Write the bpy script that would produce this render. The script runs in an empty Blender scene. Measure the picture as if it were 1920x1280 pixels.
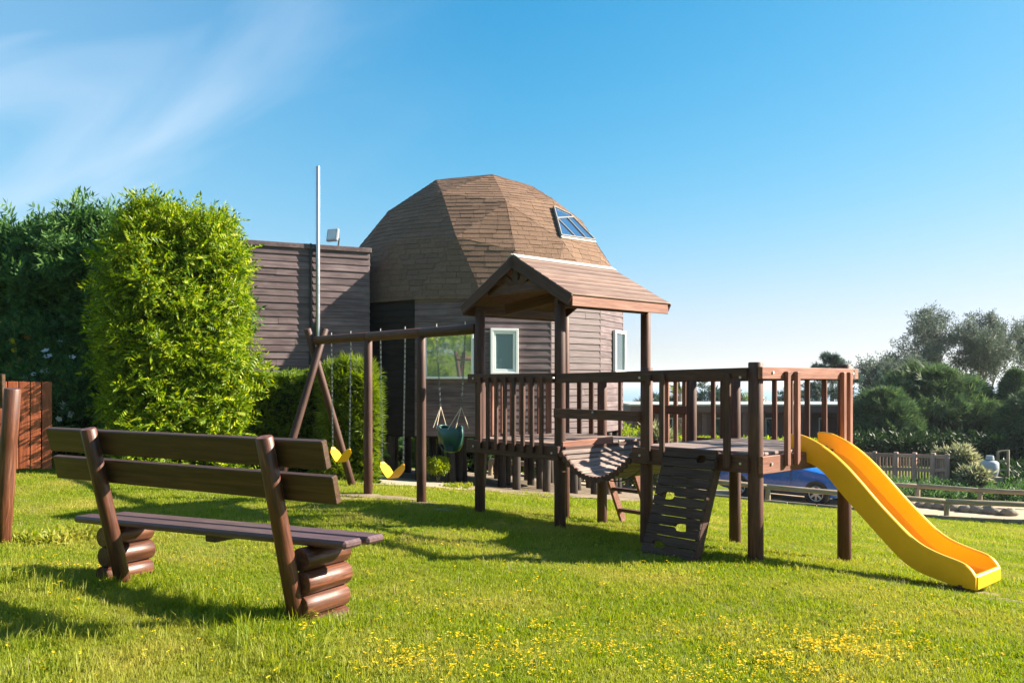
import bpy, math, random
import numpy as np
from mathutils import Vector, Matrix
random.seed(7)
rng = np.random.default_rng(7)
R = math.radians
sc = bpy.context.scene
col = sc.collection

# ------------------------------------------------------------------ camera
EYE = 1.5; F = 1600.0; CX = 960.0; HY = 715.0        # focal length and horizon in pixels of the 1920 px photograph
cam_d = bpy.data.cameras.new("camera"); cam = bpy.data.objects.new("camera", cam_d); col.objects.link(cam)
cam.location = (0, 0, EYE); cam.rotation_euler = (R(90), 0, 0)
cam_d.sensor_width = 36; cam_d.lens = 30.0; cam_d.shift_y = 75 / 1920.0
cam_d.clip_start = 0.05; cam_d.clip_end = 60000
sc.camera = cam

# ------------------------------------------------------------------ light, sky, exposure
HAZE = 0.00022
SUN_AZ = 81.0; SUN_EL = 30.0        # compass angle from +Y towards +X
sun_d = bpy.data.lights.new("sun", 'SUN'); sun = bpy.data.objects.new("sun", sun_d); col.objects.link(sun)
sun_d.energy = 5.0; sun_d.angle = R(0.5); sun_d.color = (1.0, 0.90, 0.74)
tosun = Vector((math.sin(R(SUN_AZ)) * math.cos(R(SUN_EL)), math.cos(R(SUN_AZ)) * math.cos(R(SUN_EL)), math.sin(R(SUN_EL))))
sun.rotation_euler = tosun.to_track_quat('Z', 'Y').to_euler(); sun.location = (20, 5, 20)
world = bpy.data.worlds.new("World"); sc.world = world; world.use_nodes = True
wt = world.node_tree; wn = wt.nodes; wl = wt.links
for n_ in list(wn): wn.remove(n_)
def N(t, ty, **kw):
    n_ = t.nodes.new(ty)
    for k, v in kw.items():
        if k.startswith('i_'):
            key = k[2:]
            n_.inputs[int(key) if key.isdigit() else key.replace('_', ' ')].default_value = v
        else: setattr(n_, k, v)
    return n_
def L(t, a, b): t.links.new(a, b)
def MATH(t, op, a, b=None, c=None, clamp=False):
    m = N(t, 'ShaderNodeMath', operation=op); m.use_clamp = clamp
    for i, v in enumerate((a, b, c)):
        if v is None: continue
        if hasattr(v, 'links'): L(t, v, m.inputs[i])
        else: m.inputs[i].default_value = v
    return m.outputs[0]
def MIX(t, fac, a, b, blend='MIX'):
    m = N(t, 'ShaderNodeMix', data_type='RGBA', blend_type=blend)
    for sock, v in ((m.inputs[0], fac), (m.inputs[6], a), (m.inputs[7], b)):
        if hasattr(v, 'links'): L(t, v, sock)
        else: sock.default_value = v if not isinstance(v, tuple) or len(v) == 4 else (*v, 1)
    return m.outputs[2]
def RAMP(t, fac, stops, interp='LINEAR'):
    r = N(t, 'ShaderNodeValToRGB'); r.color_ramp.interpolation = interp
    el = r.color_ramp.elements
    while len(el) < len(stops): el.new(0.5)
    for e, (p, c) in zip(el, stops):
        e.position = p; e.color = (*c, 1) if len(c) == 3 else c
    L(t, fac, r.inputs[0]); return r.outputs[0]
out = N(wt, 'ShaderNodeOutputWorld'); bg = N(wt, 'ShaderNodeBackground')
sky = N(wt, 'ShaderNodeTexSky', sky_type='NISHITA'); sky.sun_disc = False
sky.sun_elevation = R(SUN_EL); sky.sun_rotation = R(SUN_AZ); sky.air_density = 1.0; sky.dust_density = 0.7; sky.ozone_density = 3.5; sky.altitude = 0
bg.inputs[1].default_value = 0.069
geo = N(wt, 'ShaderNodeTexCoord'); sep = N(wt, 'ShaderNodeSeparateXYZ'); L(wt, geo.outputs['Generated'], sep.inputs[0])
az = MATH(wt, 'ARCTAN2', sep.outputs[0], sep.outputs[1]); elv = MATH(wt, 'ARCSINE', sep.outputs[2])
ca, sa = math.cos(0.42), math.sin(0.42)      # cirrus streaks climb to the right
s_u = MATH(wt, 'ADD', MATH(wt, 'MULTIPLY', az, ca), MATH(wt, 'MULTIPLY', elv, sa))
s_v = MATH(wt, 'SUBTRACT', MATH(wt, 'MULTIPLY', elv, ca), MATH(wt, 'MULTIPLY', az, sa))
cmb = N(wt, 'ShaderNodeCombineXYZ'); L(wt, MATH(wt, 'MULTIPLY', s_u, 2.6), cmb.inputs[0]); L(wt, MATH(wt, 'MULTIPLY', s_v, 9.0), cmb.inputs[1])
cmb.inputs[2].default_value = 3.35
cn = N(wt, 'ShaderNodeTexNoise'); cn.inputs['Scale'].default_value = 1.15; cn.inputs['Detail'].default_value = 5; cn.inputs['Roughness'].default_value = 0.45; cn.inputs['Distortion'].default_value = 0.6
L(wt, cmb.outputs[0], cn.inputs['Vector'])
streak = MATH(wt, 'MULTIPLY', MATH(wt, 'SUBTRACT', cn.outputs[0], 0.44), 2.6, clamp=True)
amask = MATH(wt, 'SMOOTH_MIN', MATH(wt, 'SMOOTH_MAX', MATH(wt, 'MULTIPLY', MATH(wt, 'SUBTRACT', -0.05, az), 2.1), 0.0, 0.25), 1.0, 0.2)     # the cirrus bank lies west of the house
veil = MATH(wt, 'MULTIPLY_ADD', streak, 0.60, 0.20)
cfac = MATH(wt, 'MULTIPLY', amask, veil, clamp=True)
hsv = N(wt, 'ShaderNodeHueSaturation'); hsv.inputs['Saturation'].default_value = 1.4; hsv.inputs['Value'].default_value = 1.0; hsv.inputs['Hue'].default_value = 0.488
L(wt, sky.outputs[0], hsv.inputs['Color'])
srgb = N(wt, 'ShaderNodeSeparateColor'); L(wt, hsv.outputs[0], srgb.inputs[0]); crgb = N(wt, 'ShaderNodeCombineColor')
for i_, k_ in enumerate((3.8, 4.05, 5.2)):      # even compression of the sky's brightness range, everywhere on the dome
    x_ = srgb.outputs[i_]; L(wt, MATH(wt, 'DIVIDE', x_, MATH(wt, 'SQRT', MATH(wt, 'ADD', 1.0, MATH(wt, 'POWER', MATH(wt, 'DIVIDE', x_, k_), 2.0)))), crgb.inputs[i_])
skyc = MIX(wt, cfac, crgb.outputs[0], (3.5, 4.0, 4.6))
L(wt, skyc, bg.inputs[0]); L(wt, bg.outputs[0], out.inputs[0])
sc.view_settings.view_transform = 'Standard'; sc.view_settings.look = 'None'; sc.view_settings.gamma = 1; sc.view_settings.exposure = 1.88
sc.view_settings.use_curve_mapping = False

# ------------------------------------------------------------------ scene graph helpers
W = {}
def tag(o, label=None, cat=None, group=None, kind=None):
    if label: o['label'] = label
    if cat: o['category'] = cat
    if group: o['group'] = group
    if kind: o['kind'] = kind
    return o
def link(name, data, M, parent=None, mat=None):
    o = bpy.data.objects.new(name, data); col.objects.link(o)
    W[o.name] = M.copy()
    if parent is not None:
        o.parent = parent; o.matrix_basis = W[parent.name].inverted() @ M
    else: o.matrix_basis = M
    if mat is not None and data is not None and not data.materials: data.materials.append(mat)
    return o
def root(name, loc, label, cat, group=None):
    return tag(link(name, None, Matrix.Translation(Vector(loc))), label, cat, group)
def frame_mat(p, x, z=(0, 0, 1)):
    x = Vector(x).normalized(); z = Vector(z); y = z.cross(x)
    if y.length < 1e-4: y = Vector((0, 1, 0)).cross(x)
    y.normalize(); z = x.cross(y)
    M = Matrix((x, y, z)).transposed().to_4x4(); M.translation = Vector(p); return M
class MB:
    def __init__(s): s.v = []; s.f = []
    def add(s, vs, fs):
        b = len(s.v); s.v += [tuple(v) for v in vs]; s.f += [tuple(i + b for i in f) for f in fs]; return s
    def box(s, M, sx, sy, sz, bev=0.0):
        vs, fs = chamfer(sx, sy, sz, bev); return s.add([M @ Vector(v) for v in vs], fs)
    def bx(s, x0, x1, y0, y1, z0, z1, bev=0.0):
        return s.box(Matrix.Translation(((x0 + x1) / 2, (y0 + y1) / 2, (z0 + z1) / 2)), x1 - x0, y1 - y0, z1 - z0, bev)
    def tube(s, pts, rs, n=8, cap=True):
        pts = [Vector(p) for p in pts]
        if not hasattr(rs, '__len__'): rs = [rs] * len(pts)
        b = len(s.v); up = None
        for i, p in enumerate(pts):
            d = (pts[min(i + 1, len(pts) - 1)] - pts[max(i - 1, 0)]).normalized()
            if up is None: up = d.orthogonal().normalized()
            up = (up - d * up.dot(d)).normalized(); w = d.cross(up)
            for k in range(n):
                a = 2 * math.pi * k / n
                s.v.append(tuple(p + (up * math.cos(a) + w * math.sin(a)) * rs[i]))
        for i in range(len(pts) - 1):
            for k in range(n):
                s.f.append((b + i * n + k, b + i * n + (k + 1) % n, b + (i + 1) * n + (k + 1) % n, b + (i + 1) * n + k))
        if cap:
            s.f.append(tuple(b + k for k in reversed(range(n)))); e = b + (len(pts) - 1) * n
            s.f.append(tuple(e + k for k in range(n)))
        return s
    def mesh(s, name, smooth=False, origin=None):
        me = bpy.data.meshes.new(name); o = Vector(origin) if origin is not None else Vector((0, 0, 0))
        me.from_pydata([tuple(Vector(v) - o) for v in s.v], [], s.f); me.validate(); me.update()
        if smooth:
            me.polygons.foreach_set('use_smooth', [True] * len(me.polygons))
        return me
    def build(s, name, mat, parent=None, smooth=False, sharp=None, **kw):
        a = np.array(s.v); o = a.mean(0)
        me = s.mesh(name, smooth, o)
        if smooth and sharp is not None: me.set_sharp_from_angle(angle=R(sharp))
        return tag(link(name, me, Matrix.Translation(Vector(o)), parent, mat), **kw)
_ch = {}
def chamfer(sx, sy, sz, b):
    key = (round(sx, 3), round(sy, 3), round(sz, 3), round(b, 4))
    if key in _ch: return _ch[key]
    hx, hy, hz = sx / 2, sy / 2, sz / 2
    if b <= 0:
        vs = [(x, y, z) for x in (-hx, hx) for y in (-hy, hy) for z in (-hz, hz)]
        fs = [(0, 1, 3, 2), (4, 6, 7, 5), (0, 4, 5, 1), (2, 3, 7, 6), (0, 2, 6, 4), (1, 5, 7, 3)]
    else:
        import bmesh
        bm = bmesh.new(); pts = []
        for x in (-1, 1):
            for y in (-1, 1):
                for z in (-1, 1):
                    pts += [(x * hx, y * (hy - b), z * (hz - b)), (x * (hx - b), y * hy, z * (hz - b)), (x * (hx - b), y * (hy - b), z * hz)]
        vv = [bm.verts.new(p) for p in pts]
        bmesh.ops.convex_hull(bm, input=vv)
        bmesh.ops.dissolve_limit(bm, angle_limit=0.01, verts=bm.verts, edges=bm.edges)
        bm.verts.index_update()
        vs = [tuple(v.co) for v in bm.verts]; fs = [tuple(v.index for v in f.verts) for f in bm.faces]; bm.free()
    _ch[key] = (vs, fs); return vs, fs
_mc = {}
def beam(name, p0, p1, w, h, mat, parent, side=None, bev=0.004, **kw):
    """a board from p0 to p1: w across (horizontal), h along its up axis"""
    p0, p1 = Vector(p0), Vector(p1); d = p1 - p0; ln = d.length
    up = Vector((0, 0, 1)) if side is None else Vector(side)
    M = frame_mat((p0 + p1) / 2, d, up)
    key = ('b', round(ln, 2), round(w, 3), round(h, 3), round(bev, 4), mat.name)
    if key not in _mc:
        vs, fs = chamfer(ln, w, h, bev); me = bpy.data.meshes.new(name); me.from_pydata(vs, [], fs); me.update(); me.materials.append(mat); _mc[key] = me
    return tag(link(name, _mc[key], M, parent), **kw)
def pole(name, p0, p1, r0, r1, mat, parent, n=20, ch=0.008, **kw):
    p0, p1 = Vector(p0), Vector(p1); d = p1 - p0; ln = d.length
    M = frame_mat(p0, d, (0.31, 0.52, 0.8) if abs(d.normalized().z) < 0.9 else (1, 0.2, 0))
    key = ('p', round(ln, 2), round(r0, 4), round(r1, 4), n, mat.name)
    if key not in _mc:
        mb = MB(); xs = [0, ch, ln * .33, ln * .66, ln - ch, ln]; rr = [r0 - ch * .8, r0, r0 * .67 + r1 * .33, r0 * .33 + r1 * .67, r1, r1 - ch * .8]
        mb.tube([(x, 0, 0) for x in xs], rr, n)
        me = mb.mesh(name, True); me.set_sharp_from_angle(angle=R(40)); me.materials.append(mat); _mc[key] = me
    return tag(link(name, _mc[key], M, parent), **kw)

# ------------------------------------------------------------------ terrain
A0 = Vector((-.364, 9.72)); U = Vector((.67, -.742)); NN = Vector((.742, .67))
def gz(x, y):
    q = (x - A0.x) * NN.x + (y - A0.y) * NN.y
    if q < 0: z = -.04 * q
    elif q < 3: z = -.14 * q
    else: z = -.42 - .12 * (q - 3)
    if q > 17: z = -2.1 - .02 * (q - 17)
    if q > 46: z = -2.68 - .16 * (q - 46)
    z = max(z, -38.0)
    z += .018 * math.sin(x * 1.7 + 1.3 * y) * math.sin(y * 1.1 - .7 * x) * (1 if q < 20 else 0)
    return z
def gzv(x, y):
    q = (x - A0.x) * NN.x + (y - A0.y) * NN.y
    z = np.where(q < 0, -.04 * q, np.where(q < 3, -.14 * q, np.where(q < 17, -.42 - .12 * (q - 3), np.where(q < 46, -2.1 - .02 * (q - 17), -2.68 - .16 * (q - 46)))))
    z = np.maximum(z, -38.0)
    return z + .018 * np.sin(x * 1.7 + 1.3 * y) * np.sin(y * 1.1 - .7 * x) * (q < 20)
def P(px, py, Y): return Vector(((px - CX) / F * Y, Y, EYE - (py - HY) / F * Y))
def G(px, py):
    """where the sight line through a pixel of the photograph meets the lawn"""
    rx = (px - CX) / F; rz = -(py - HY) / F; Y = 2.0
    while Y < 400:
        if EYE + rz * Y <= gz(rx * Y, Y): break
        Y += .01 if Y < 40 else .2
    return Vector((rx * Y, Y, gz(rx * Y, Y)))
def on(x, y, dz=0): return Vector((x, y, gz(x, y) + dz))
def TQ(t, q, z): a = A0 + U * t + NN * q; return Vector((a.x, a.y, z))      # playground axes: t along its front, q to the back

# ------------------------------------------------------------------ materials
def newmat(name):
    m = bpy.data.materials.new(name); m.use_nodes = True; t = m.node_tree
    b = t.nodes['Principled BSDF']; return m, t, b
def objrand(t, k=1.0):
    oi = N(t, 'ShaderNodeObjectInfo'); gi = N(t, 'ShaderNodeNewGeometry')
    return MATH(t, 'FRACT', MATH(t, 'ADD', oi.outputs['Random'], gi.outputs['Random Per Island']))
def wood(name, dark, mid, light, rough=.5, stretch=(1.2, 16, 16), bump=.25, wear=None, wearamt=.5, vary=.35, coat=0.0, spec=.4):
    m, t, b = newmat(name)
    tc = N(t, 'ShaderNodeTexCoord'); rnd = objrand(t)
    off = N(t, 'ShaderNodeVectorMath', operation='ADD'); L(t, tc.outputs['Object'], off.inputs[0])
    cb = N(t, 'ShaderNodeCombineXYZ'); L(t, MATH(t, 'MULTIPLY', rnd, 31.7), cb.inputs[0]); L(t, MATH(t, 'MULTIPLY', rnd, 17.3), cb.inputs[1]); L(t, MATH(t, 'MULTIPLY', rnd, 9.1), cb.inputs[2])
    L(t, cb.outputs[0], off.inputs[1])
    mp = N(t, 'ShaderNodeMapping'); mp.inputs['Scale'].default_value = stretch; L(t, off.outputs[0], mp.inputs[0])
    n1 = N(t, 'ShaderNodeTexNoise'); n1.inputs['Scale'].default_value = 3.0; n1.inputs['Detail'].default_value = 8; n1.inputs['Roughness'].default_value = .62; n1.inputs['Distortion'].default_value = .5
    L(t, mp.outputs[0], n1.inputs['Vector'])
    c = RAMP(t, n1.outputs[0], [(.28, dark), (.52, mid), (.75, light)])
    n2 = N(t, 'ShaderNodeTexNoise'); n2.inputs['Scale'].default_value = 2.3; n2.inputs['Detail'].default_value = 4
    mp2 = N(t, 'ShaderNodeMapping'); mp2.inputs['Scale'].default_value = (1, 2.2, 2.2); L(t, off.outputs[0], mp2.inputs[0]); L(t, mp2.outputs[0], n2.inputs['Vector'])
    if wear:
        wf = MATH(t, 'MULTIPLY', MATH(t, 'MULTIPLY', MATH(t, 'SUBTRACT', n2.outputs[0], .42), 3.2, clamp=True), MATH(t, 'MULTIPLY_ADD', n1.outputs[0], 1.2, -.1, clamp=True))
        c = MIX(t, MATH(t, 'MULTIPLY', wf, wearamt), c, wear)
    hs = N(t, 'ShaderNodeHueSaturation'); L(t, c, hs.inputs['Color'])
    L(t, MATH(t, 'MULTIPLY_ADD', rnd, vary * 2, 1 - vary), hs.inputs['Value'])
    L(t, hs.outputs[0], b.inputs['Base Color'])
    L(t, MATH(t, 'MULTIPLY_ADD', n2.outputs[0], .35, rough - .17), b.inputs['Roughness'])
    b.inputs['Specular IOR Level'].default_value = spec
    if coat: b.inputs['Coat Weight'].default_value = coat; b.inputs['Coat Roughness'].default_value = .25
    bp = N(t, 'ShaderNodeBump'); bp.inputs['Strength'].default_value = bump; bp.inputs['Distance'].default_value = .004
    L(t, n1.outputs[0], bp.inputs['Height']); L(t, bp.outputs[0], b.inputs['Normal'])
    return m
def plain(name, c, rough=.5, metal=0, noise=.15, nscale=6, spec=.5, bump=0.0, coat=0):
    m, t, b = newmat(name)
    tc = N(t, 'ShaderNodeTexCoord'); n1 = N(t, 'ShaderNodeTexNoise'); n1.inputs['Scale'].default_value = nscale; n1.inputs['Detail'].default_value = 6
    L(t, tc.outputs['Object'], n1.inputs['Vector'])
    hs = N(t, 'ShaderNodeHueSaturation'); hs.inputs['Color'].default_value = (*c, 1)
    L(t, MATH(t, 'MULTIPLY_ADD', n1.outputs[0], noise * 2, 1 - noise), hs.inputs['Value']); L(t, hs.outputs[0], b.inputs['Base Color'])
    L(t, MATH(t, 'MULTIPLY_ADD', n1.outputs[0], .2, rough - .1), b.inputs['Roughness'])
    b.inputs['Metallic'].default_value = metal; b.inputs['Specular IOR Level'].default_value = spec
    if coat: b.inputs['Coat Weight'].default_value = coat; b.inputs['Coat Roughness'].default_value = .04
    if bump:
        bp = N(t, 'ShaderNodeBump'); bp.inputs['Strength'].default_value = bump; bp.inputs['Distance'].default_value = .02; L(t, n1.outputs[0], bp.inputs['Height']); L(t, bp.outputs[0], b.inputs['Normal'])
    return m
def leafmat(name, ca_, cb_, cc_, trans=.4, patch=None, rough=.5, pscale=.9):
    """ca/cb/cc: dark, mid and light leaf colours spread by instance; patch: world-noise tint"""
    m, t, b = newmat(name)
    rnd = objrand(t)
    c = RAMP(t, rnd, [(.0, ca_), (.5, cb_), (1.0, cc_)])
    if patch:
        ge = N(t, 'ShaderNodeNewGeometry'); n1 = N(t, 'ShaderNodeTexNoise'); n1.inputs['Scale'].default_value = pscale; n1.inputs['Detail'].default_value = 5; n1.inputs['Roughness'].default_value = .6
        L(t, ge.outputs['Position'], n1.inputs['Vector'])
        c = MIX(t, MATH(t, 'MULTIPLY', MATH(t, 'SUBTRACT', n1.outputs[0], .45), 4.0, clamp=True), c, patch)
    L(t, c, b.inputs['Base Color']); b.inputs['Roughness'].default_value = rough; b.inputs['Specular IOR Level'].default_value = .2
    tr = N(t, 'ShaderNodeBsdfTranslucent'); hs = N(t, 'ShaderNodeHueSaturation'); hs.inputs['Value'].default_value = 1.35; hs.inputs['Saturation'].default_value = 1.1
    L(t, c, hs.inputs['Color']); L(t, hs.outputs[0], tr.inputs[0])
    mx = N(t, 'ShaderNodeMixShader'); mx.inputs[0].default_value = trans
    L(t, b.outputs[0], mx.inputs[1]); L(t, tr.outputs[0], mx.inputs[2]); L(t, mx.outputs[0], t.nodes['Material Output'].inputs[0])
    return m
M_play = wood('play_timber', (.030, .010, .007), (.072, .025, .015), (.13, .047, .028), rough=.62, wear=(.17, .10, .075), wearamt=.35, bump=.35)
M_playlit = wood('play_timber_sunlit', (.10, .035, .02), (.20, .075, .045), (.30, .13, .085), rough=.6, wear=(.36, .22, .17), wearamt=.5, bump=.35, vary=.2)  # lighter copy of the play timber: sunlight painted into the colour
M_deck = wood('deck_boards', (.10, .07, .06), (.20, .14, .12), (.33, .25, .21), rough=.6, wear=(.36, .30, .26), wearamt=.4, bump=.35)
M_dkplank = wood('climbing_planks', (.028, .016, .012), (.056, .032, .025), (.095, .058, .046), rough=.7, spec=.2, wear=(.10, .065, .052), wearamt=.35, bump=.3, vary=.15)
M_roofw = wood('play_roof_boards', (.10, .058, .042), (.16, .092, .066), (.24, .145, .105), rough=.6, wear=(.45, .38, .30), wearamt=.35, bump=.35, vary=.15)
M_log = wood('bench_logs', (.022, .008, .005), (.085, .028, .014), (.20, .075, .040), rough=.45, bump=.6, coat=.1, wear=(.2, .1, .07), wearamt=.25)
M_bench = wood('bench_planks', (.028, .012, .005), (.058, .027, .011), (.10, .048, .02), rough=.5, bump=.6, stretch=(.8, 14, 14), vary=.1)
M_seat = wood('bench_seat_planks', (.05, .028, .03), (.09, .05, .055), (.14, .085, .085), rough=.4, bump=.3, vary=.1)
M_siding = wood('siding_boards', (.045, .028, .030), (.100, .064, .069), (.17, .12, .127), rough=.62, stretch=(.5, 12, 12), wear=(.30, .24, .24), wearamt=.6, bump=.5, vary=.16)
M_shadeback = wood('shaded_face_and_backing_boards', (.006, .005, .005), (.010, .008, .008), (.018, .014, .014), rough=.8, bump=.3, vary=.1)  # near-black wall backing, also the painted shade of one wall face
M_shing = wood('roof_shingles', (.10, .060, .042), (.155, .096, .067), (.225, .145, .10), rough=.85, stretch=(14, 14, 14), bump=.5, wear=(.32, .20, .11), wearamt=.3, vary=.11, spec=.15)
M_fence = wood('fence_boards', (.16, .04, .016), (.29, .075, .03), (.42, .13, .055), rough=.5, bump=.3, vary=.22)
M_pile = wood('house_piles', (.018, .013, .010), (.04, .028, .022), (.08, .06, .045), rough=.8, bump=.4)
M_grey = wood('log_rail_weathered', (.13, .10, .065), (.24, .19, .125), (.36, .30, .20), rough=.8, bump=.6, vary=.15)
M_picket = wood('picket_boards', (.20, .12, .09), (.34, .21, .16), (.48, .32, .26), rough=.6, bump=.3)  # lightened: paints in sunlight that the boards face away from
M_bark = wood('bark', (.04, .03, .022), (.09, .07, .055), (.2, .17, .14), rough=.9, bump=.8, stretch=(6, 6, 2))
M_euc = wood('pale_bark', (.14, .12, .10), (.24, .21, .18), (.4, .37, .33), rough=.8, bump=.4, stretch=(6, 6, 2))
M_white = plain('white_paint', (.78, .79, .8), .4, noise=.05)
M_cap = plain('ridge_flashing', (.48, .46, .41), .45, noise=.15, nscale=9)
M_galv = plain('galvanised_steel', (.45, .47, .50), .33, metal=.85, noise=.12, nscale=14)
M_chain = plain('chain_steel', (.16, .18, .18), .5, metal=.5, noise=.1)
M_rope = plain('rope', (.55, .45, .33), .8)
M_dark = plain('dark_void', (.012, .012, .014), .9)
M_bolt = plain('bolt', (.5, .5, .5), .4, metal=.8)
M_slide = plain('yellow_plastic', (.89, .435, .011), .36, noise=.13, spec=.45, nscale=7)
M_belt = plain('yellow_rubber', (.90, .47, .012), .45, noise=.05)
M_green = plain('green_plastic', (.018, .085, .075), .35, noise=.06)
M_tyre = plain('tyre', (.015, .015, .017), .75)
M_car = plain('blue_car_paint', (.004, .085, .36), .25, metal=.0, noise=.02, coat=.5)
M_trim = plain('black_trim', (.02, .02, .022), .45)
M_stone = plain('stone', (.2, .17, .13), .9, noise=.4, nscale=9, bump=.6)
M_tank = plain('shaded_tank_paint', (.30, .33, .37), .35, noise=.06)  # white tank greyed, the shade of the trees put into its colour
def glassmat(name, c, rough=.04, metal=.0):
    m, t, b = newmat(name); b.inputs['Base Color'].default_value = (*c, 1); b.inputs['Roughness'].default_value = rough
    b.inputs['Metallic'].default_value = metal; b.inputs['Specular IOR Level'].default_value = 1.0; b.inputs['IOR'].default_value = 1.9
    return m
M_glass = glassmat('window_glass', (.03, .055, .06))
M_mirrorglass = glassmat('reflective_window_glass', (.50, .57, .58), .03, .7)
M_reflglass = plain('teal_reflection_glass', (.10, .17, .19), .25, noise=.12, nscale=1.2, spec=.8)  # flat teal-grey colour stands in for the reflection in the pane
def brickmat():
    m, t, b = newmat('red_brick'); tc = N(t, 'ShaderNodeTexCoord'); br = N(t, 'ShaderNodeTexBrick')
    mp = N(t, 'ShaderNodeMapping'); mp.inputs['Rotation'].default_value = (R(90), 0, 0); L(t, tc.outputs['Object'], mp.inputs[0]); L(t, mp.outputs[0], br.inputs[0])
    br.inputs['Scale'].default_value = 4; br.inputs['Color1'].default_value = (.17, .055, .04, 1); br.inputs['Color2'].default_value = (.11, .04, .032, 1); br.inputs['Mortar'].default_value = (.16, .12, .1, 1)
    L(t, br.outputs[0], b.inputs[0]); b.inputs['Roughness'].default_value = .85; return m
M_brick = brickmat()
M_roofgrey = plain('grey_roof_sheet', (.22, .23, .25), .7)

# leaves and grass
M_grass = leafmat('grass_blades', (.11, .175, .012), (.205, .265, .018), (.33, .345, .038), .45, patch=(.37, .335, .07), pscale=.9)
M_drygrass = leafmat('dry_grass_blades', (.22, .20, .07), (.30, .26, .10), (.38, .33, .17), .35)
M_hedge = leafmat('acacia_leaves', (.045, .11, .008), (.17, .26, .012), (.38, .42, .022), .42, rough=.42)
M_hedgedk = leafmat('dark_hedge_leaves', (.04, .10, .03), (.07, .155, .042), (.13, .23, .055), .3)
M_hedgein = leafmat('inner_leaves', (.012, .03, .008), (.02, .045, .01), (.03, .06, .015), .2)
M_thuja = leafmat('clipped_hedge_leaves', (.09, .15, .02), (.15, .23, .025), (.26, .33, .04), .35)
M_thuja2 = leafmat('feathery_shrub_leaves', (.08, .14, .012), (.14, .20, .018), (.24, .29, .03), .4)
M_cyp = leafmat('cypress_leaves', (.035, .07, .035), (.07, .125, .05), (.15, .21, .07), .25)
M_pineb = leafmat('blue_green_leaves', (.035, .065, .05), (.06, .10, .075), (.11, .15, .11), .25)
M_eucl = leafmat('gum_leaves', (.05, .075, .055), (.09, .12, .085), (.15, .18, .13), .3)
M_lime = leafmat('lime_bush_leaves', (.14, .20, .012), (.24, .30, .015), (.34, .38, .03), .45)
M_var = leafmat('variegated_leaves', (.10, .12, .05), (.22, .23, .12), (.40, .38, .24), .35)
M_palm = leafmat('palm_leaves', (.06, .10, .03), (.12, .16, .05), (.20, .24, .09), .35)
M_petalw = leafmat('white_petals', (.6, .6, .62), (.7, .7, .7), (.8, .8, .8), .3)
M_petaly = leafmat('yellow_petals', (.62, .42, .01), (.75, .55, .012), (.8, .64, .03), .3)
M_petalo = leafmat('orange_petals', (.7, .22, .02), (.7, .30, .03), (.7, .4, .05), .3)

# ------------------------------------------------------------------ scattering
def src(name, mb, mat):
    me = mb.mesh(name); me.materials.append(mat)
    return bpy.data.objects.new(name, me)          # never linked: only the source mesh of the leaves, blades and petals
def leaf(mb, p, d, up, ln, w):
    p = Vector(p); d = Vector(d).normalized(); s = d.cross(Vector(up))
    if s.length < 1e-3: s = d.orthogonal()
    s.normalize(); nrm = s.cross(d)
    mb.add([p, p + d * ln * .45 + s * w / 2 + nrm * w * .15, p + d * ln, p + d * ln * .45 - s * w / 2 + nrm * w * .15], [(0, 1, 2), (0, 2, 3)])
def compound_sprig(seed, ln=.27, pairs=5, lw=.030, ll=.095):
    r = random.Random(seed); mb = MB(); bend = r.uniform(.3, .9)
    for br in range(3):
        a0 = r.uniform(0, 6.28); ti = r.uniform(.2, .8)
        p = Vector((0, 0, 0)); d = Vector((math.cos(a0) * ti, math.sin(a0) * ti, 1)).normalized()
        for i in range(pairs):
            d = (d + Vector((math.cos(a0), math.sin(a0), -.5)) * bend * .16).normalized(); p = p + d * ln / pairs
            s = d.cross(Vector((math.cos(a0 + 1.3), math.sin(a0 + 1.3), .4))).normalized()
            f = 1 - .45 * abs(i / pairs - .4)
            for sg in (-1, 1): leaf(mb, p, s * sg + d * .75 + Vector((0, 0, -.25)), (0, 0, 1), ll * f, lw)
        leaf(mb, p, d, (0, 0, 1), ll, lw * 1.1)
    return mb
def fan_sprig(seed, ln=.5, n=9, w=.03, flat=.25):
    r = random.Random(seed); mb = MB()
    for i in range(n):
        a = (i / (n - 1) - .5) * 2.2 + r.uniform(-.1, .1)
        d = Vector((math.sin(a), r.uniform(-flat, flat), math.cos(a)))
        p = d * r.uniform(0, .15) * ln
        leaf(mb, p, d, (0, 1, r.uniform(-.5, .5)), ln * r.uniform(.6, 1), w * r.uniform(.8, 1.3))
    return mb
def ball_sprig(seed, rad=.15, n=14, ll=.09, lw=.035):
    r = random.Random(seed); mb = MB()
    for i in range(n):
        d = Vector((r.gauss(0, 1), r.gauss(0, 1), r.gauss(.3, 1))).normalized()
        leaf(mb, d * rad * r.uniform(.1, 1), d + Vector((r.gauss(0, .5), r.gauss(0, .5), r.gauss(0, .5))), (r.random(), r.random(), 1), ll * r.uniform(.7, 1.2), lw)
    return mb
def tuft(seed, h=.045, n=10, w=.0045, spread=.028, lean=.8):
    r = random.Random(seed); mb = MB()
    for i in range(n):
        a = r.uniform(0, 6.28); b = Vector((r.uniform(-spread, spread), r.uniform(-spread, spread), -.01)); l = r.uniform(.05, lean)
        hh = h * r.uniform(.55, 1.15); dr = Vector((math.cos(a), math.sin(a), 0)); s = Vector((-math.sin(a + .5), math.cos(a + .5), 0)) * w / 2
        m_ = b + dr * l * hh * .35 + Vector((0, 0, hh * .6)); tp = b + dr * l * hh * 1.1 + Vector((0, 0, hh * (1 - .2 * l)))
        mb.add([b - s, b + s, m_ + s * .8, m_ - s * .8, tp], [(0, 1, 2, 3), (3, 2, 4)])
    return mb
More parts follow.
